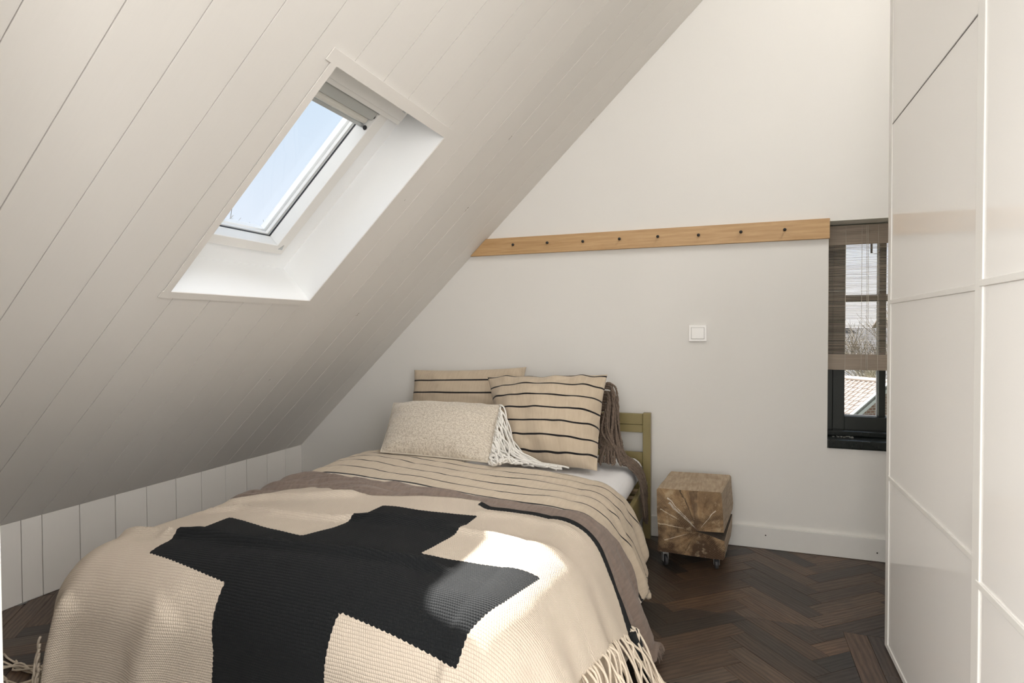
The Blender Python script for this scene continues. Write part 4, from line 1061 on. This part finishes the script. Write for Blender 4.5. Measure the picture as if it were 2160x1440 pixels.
for (x, y, a) in ((-.125, -.092, .5), (.092, -.060, .1), (-.10, .09, .8), (.118, .095, .4)):
    cst = MB(); cst.box(-.017, .017, -.017, .017, .058, .062)
    cst.box(-.0125, -.0105, -.011, .011, .018, .060); cst.box(.0105, .0125, -.011, .011, .018, .060); cst.box(-.0125, .0125, -.011, .011, .052, .058)
    o = cst.build('castor', M_alu, stm, bevel=.001, loc=(x, y, 0)); o.rotation_euler = (0, 0, a)
    MB().lathe([(.017, -.008), (.0215, -.006), (.0225, 0.0), (.0215, .006), (.017, .008)], (0, -.004, .0228), 'x', 20).build('wheel', M_wheel, o, smooth=False)

# ------------------------------------------------------------------ outside: neighbour's roof, far houses, trees
def mat_tile():
    M = NM('clay_tile'); M.set(Roughness=.8); oi = M.n('ObjectInfo'); c = M.coord('Object'); f = M.noise(c, 9, 4)
    col = M.mix(oi.outputs['Random'], (.17, .135, .115), (.27, .23, .20)); col = M.mix(M.math('MULTIPLY', f, .5), col, (.14, .12, .105)); M.set(Base_Color=col); return M.m
M_tile = mat_tile()
hs = thing('neighbour_house', 'brick house gable with pale clay tile roof seen through the lower window pane', 'house', (5.4, 30.0, -5.0))
ho = Vector(hs.location)
AZ = math.radians(50); PT = math.tan(math.radians(31))
hh = Vector((math.sin(AZ), math.cos(AZ), 0)); rd = Vector((-math.cos(AZ), math.sin(AZ), 0)); R0 = Vector((5.4, 30.0, -1.30))
def roofp(u, v, t=0.0):
    """u along the ridge, v horizontal distance up-slope (negative = down), t above"""
    nrm = Vector((-hh.x * PT, -hh.y * PT, 1)).normalized()
    return R0 + rd * u + hh * v + Vector((0, 0, PT * v)) + nrm * t - ho
tw, tl, nseg = .235, .30, 6
tm = MB(); prof = [(0, .0), (.18, .028), (.36, .048), (.5, .052), (.66, .040), (.82, .012), (1.0, .0), (1.06, .010)]
sl_ = math.hypot(1, PT)
vs = []
for e_, zl in ((0, .030), (1, .0)):
    for a, h in prof: vs.append((a * tw, e_ * (tl + .05), h + zl))
for e_, zl in ((0, .012), (1, -.018)):
    for a, h in prof: vs.append((a * tw, e_ * (tl + .05), h + zl))
npf = len(prof); fs = []
for i in range(npf - 1):
    fs += [(i, i + 1, npf + i + 1, npf + i), (2 * npf + i, 3 * npf + i, 3 * npf + i + 1, 2 * npf + i + 1), (i, 2 * npf + i, 2 * npf + i + 1, i + 1)]
tm.add(vs, fs); tile_me = tm.mesh('roof_tile'); tile_me.materials.append(M_tile)
zx = rd; zy = Vector((hh.x, hh.y, PT)).normalized(); zz = zx.cross(zy).normalized()
if zz.z < 0: zx = -rd; zz = zx.cross(zy).normalized()
RM = Matrix((zx, zy, zz)).transposed()
# columns along the ridge from the verge at u=-1.2
for ci in range(17):
    for ri in range(15):
        u = -1.20 + ci * tw; v = -(ri + 1) * tl / sl_
        p = roofp(u if zx == rd else u + tw, v, .02 + random.uniform(-.004, .004)); o = bpy.data.objects.new('roof_tile', tile_me); COL.objects.link(o)
        mw = RM.to_4x4(); mw.translation = p; o.parent = hs; o.matrix_local = mw
mb = MB(); mb.prism([roofp(-1.3, 0, .02), roofp(6, 0, .02), roofp(6, -5.5, .02), roofp(-1.3, -5.5, .02)], (0, 0, -.12)); mb.build('roof_deck', plain('roof_dark', (.12, .10, .09), .9), hs)
mb = MB()
for k in range(13):
    p, q = roofp(-1.25 + k * .4, .02, .09), roofp(-1.25 + k * .4 + .42, .02, .09); mb.tube([tuple(p), tuple(q)], [.105, .12], 10)
mb.build('ridge_tiles', M_tile, hs)
M_wboard = plain('white_verge_paint', (.34, .34, .35), .5)
mb = MB(); mb.prism([roofp(-1.30, .3, .07), roofp(-1.30, -5.5, .07), roofp(-1.30, -5.5, -.22), roofp(-1.30, .3, -.22)], rd * .06); mb.build('verge_board', M_wboard, hs)
mb = MB(); mb.prism([roofp(-1.36, .3, .085), roofp(-1.36, -5.5, .085), roofp(-1.21, -5.5, .085), roofp(-1.21, .3, .085)], (0, 0, .035)); mb.build('verge_cap', M_wboard, hs)
Mb = NM('far_brick'); bt = Mb.n('TexBrick'); Mb.l(Mb.coord('UV', (1, 1, 1)), bt.inputs[0]); bt.inputs['Color1'].default_value = (.10, .045, .03, 1); bt.inputs['Color2'].default_value = (.15, .075, .055, 1); bt.inputs['Mortar'].default_value = (.24, .22, .20, 1)
bt.inputs['Scale'].default_value = 2.2; bt.inputs['Mortar Size'].default_value = .03; Mb.set(Base_Color=bt.outputs[0], Roughness=.9); M_brick = Mb.m
mb = MB(); g1 = roofp(-1.22, .2, -.1); g2_ = roofp(-1.22, -6, -.1); g3_ = Vector(g2_); g3_.z = 0; g4 = Vector(g1); g4.z = 0; g5 = g1 + hh * 6.2 - Vector((0, 0, PT * 6)); g6 = Vector(g5); g6.z = 0
mb.prism([g1, g2_, g3_, g6, g5], rd * .25); me = mb.mesh('gable_wall'); add_uv(me, lambda c: (c.dot(hh), c.z)); put('gable_wall', me, M_brick, hs)
mb = MB(); mb.prism([roofp(-1.3, 0, .02), roofp(6, 0, .02), roofp(6, 0, .02) + hh * 6 - Vector((0, 0, PT * 6)), roofp(-1.3, 0, .02) + hh * 6 - Vector((0, 0, PT * 6))], (0, 0, -.1)); mb.build('roof_deck', plain('roof_back', (.3, .24, .2), .9), hs)

def far_house(loc, wdt, dep, eave, ridge_h, rz, wall, roof, label, chim=True):
    h = thing('house', label, 'house', loc, rz=rz)
    mb = MB().box(-wdt / 2, wdt / 2, -dep / 2, dep / 2, 0, eave); mb.prism([(-wdt / 2, -dep / 2, eave), (-wdt / 2, dep / 2, eave), (-wdt / 2, 0, ridge_h)], (wdt, 0, 0)); mb.build('wall', wall, h)
    for s in (-1, 1):
        k = (ridge_h - eave) / (dep / 2)
        MB().prism([(-wdt / 2 - .3, 0, ridge_h + .02), (wdt / 2 + .3, 0, ridge_h + .02), (wdt / 2 + .3, s * (dep / 2 + .4), eave - .4 * k + .02), (-wdt / 2 - .3, s * (dep / 2 + .4), eave - .4 * k + .02)], (0, 0, .15)).build('roof', roof, h)
    if chim: MB().box(-wdt * .2, -wdt * .2 + .7, -.35, .35, ridge_h - 1, ridge_h + 1.0).build('chimney', M_brick, h)
    for x in (-wdt * .25, wdt * .1, wdt * .35): MB().box(x - .5, x + .5, -dep / 2 - .03, -dep / 2 + .05, eave - 1.9, eave - .6).build('window', M_wboard, h)
    return h
M_rg = plain('grey_roof', (.10, .10, .105), .85, noise=.3, nscale=3); M_rd = plain('brown_grey_roof', (.12, .10, .092), .85, noise=.25, nscale=3); M_cw = plain('pale_render', (.28, .27, .25), .9)
far_house((10.6, 56, -8), 16, 9, 4.6, 8.9, math.radians(-12), M_cw, M_rg, 'distant house with a long dark grey roof behind the tiled roof')
far_house((20.5, 74, -8), 13, 9, 5.5, 9.8, math.radians(20), M_brick, M_rd, 'distant brick house with brown roof and chimney at the back right')
gp = MB().box(-60, 60, 4, 120, -8.1, -8.0).build('ground', plain('far_ground', (.16, .18, .10), 1.0, noise=.3, nscale=.6)); tag(gp, 'grassy ground far below between the houses', 'ground', kind='structure')

def tree(name, loc, height, spread, levels, label, mat, r0=.12, seed=1, up=.55, nb=(3, 4), lean=0.0):
    rr = random.Random(seed); mb = MB()
    def grow(p, d, L, r, lv):
        n = 3; pts = [p]; q = Vector(p); dd = Vector(d)
        for i in range(n):
            dd = (dd + Vector((rr.uniform(-.14, .14), rr.uniform(-.14, .14), rr.uniform(-.04, .12)))).normalized(); q = q + dd * L / n; pts.append(q.copy())
        mb.tube([tuple(x) for x in pts], [r * (1 - .38 * i / n) for i in range(n + 1)], 5 if lv > 1 else 3, False)
        if lv == 0: return
        for k in range(rr.randint(*nb)):
            t = rr.uniform(.45, 1.0); i = min(int(t * n), n - 1); s = pts[i].lerp(pts[i + 1], t * n - i)
            nd = (dd * up + Vector((rr.uniform(-1, 1), rr.uniform(-1, 1), rr.uniform(-.1, .8))) * spread).normalized()
            grow(s, nd, L * rr.uniform(.55, .8), r * .55, lv - 1)
        grow(pts[-1], dd, L * .72, r * .6, lv - 1)
    grow(Vector((0, 0, 0)), Vector((lean, 0, 1)), height * .34, r0, levels)
    o = mb.build(name, mat, None, loc=loc); tag(o, label, 'tree'); return o
M_bark = plain('bare_twigs', (.17, .15, .125), .9); M_bark2 = plain('pale_twigs', (.22, .20, .14), .9)
tree('bare_tree', (-13.45, 13.0, -8.0), 12.3, .75, 6, 'bare twigs of a tree at the lower corner of the roof window', M_bark, .14, 4)
tree('bare_tree', (8.6, 41, -8.0), 11.5, .7, 5, 'bare tree behind the bamboo blind above the far roofs', M_bark, .20, 9)
tree('bare_tree', (15.0, 48.0, -8.0), 11.0, .7, 5, 'second bare tree farther right behind the blind', M_bark, .2, 13)
tree('shrub', (6.9, 34.2, -3.6), 3.1, .9, 5, 'pale dry shrub just behind the tiled roof ridge', M_bark2, .06, 21)
bpy.context.view_layer.update()
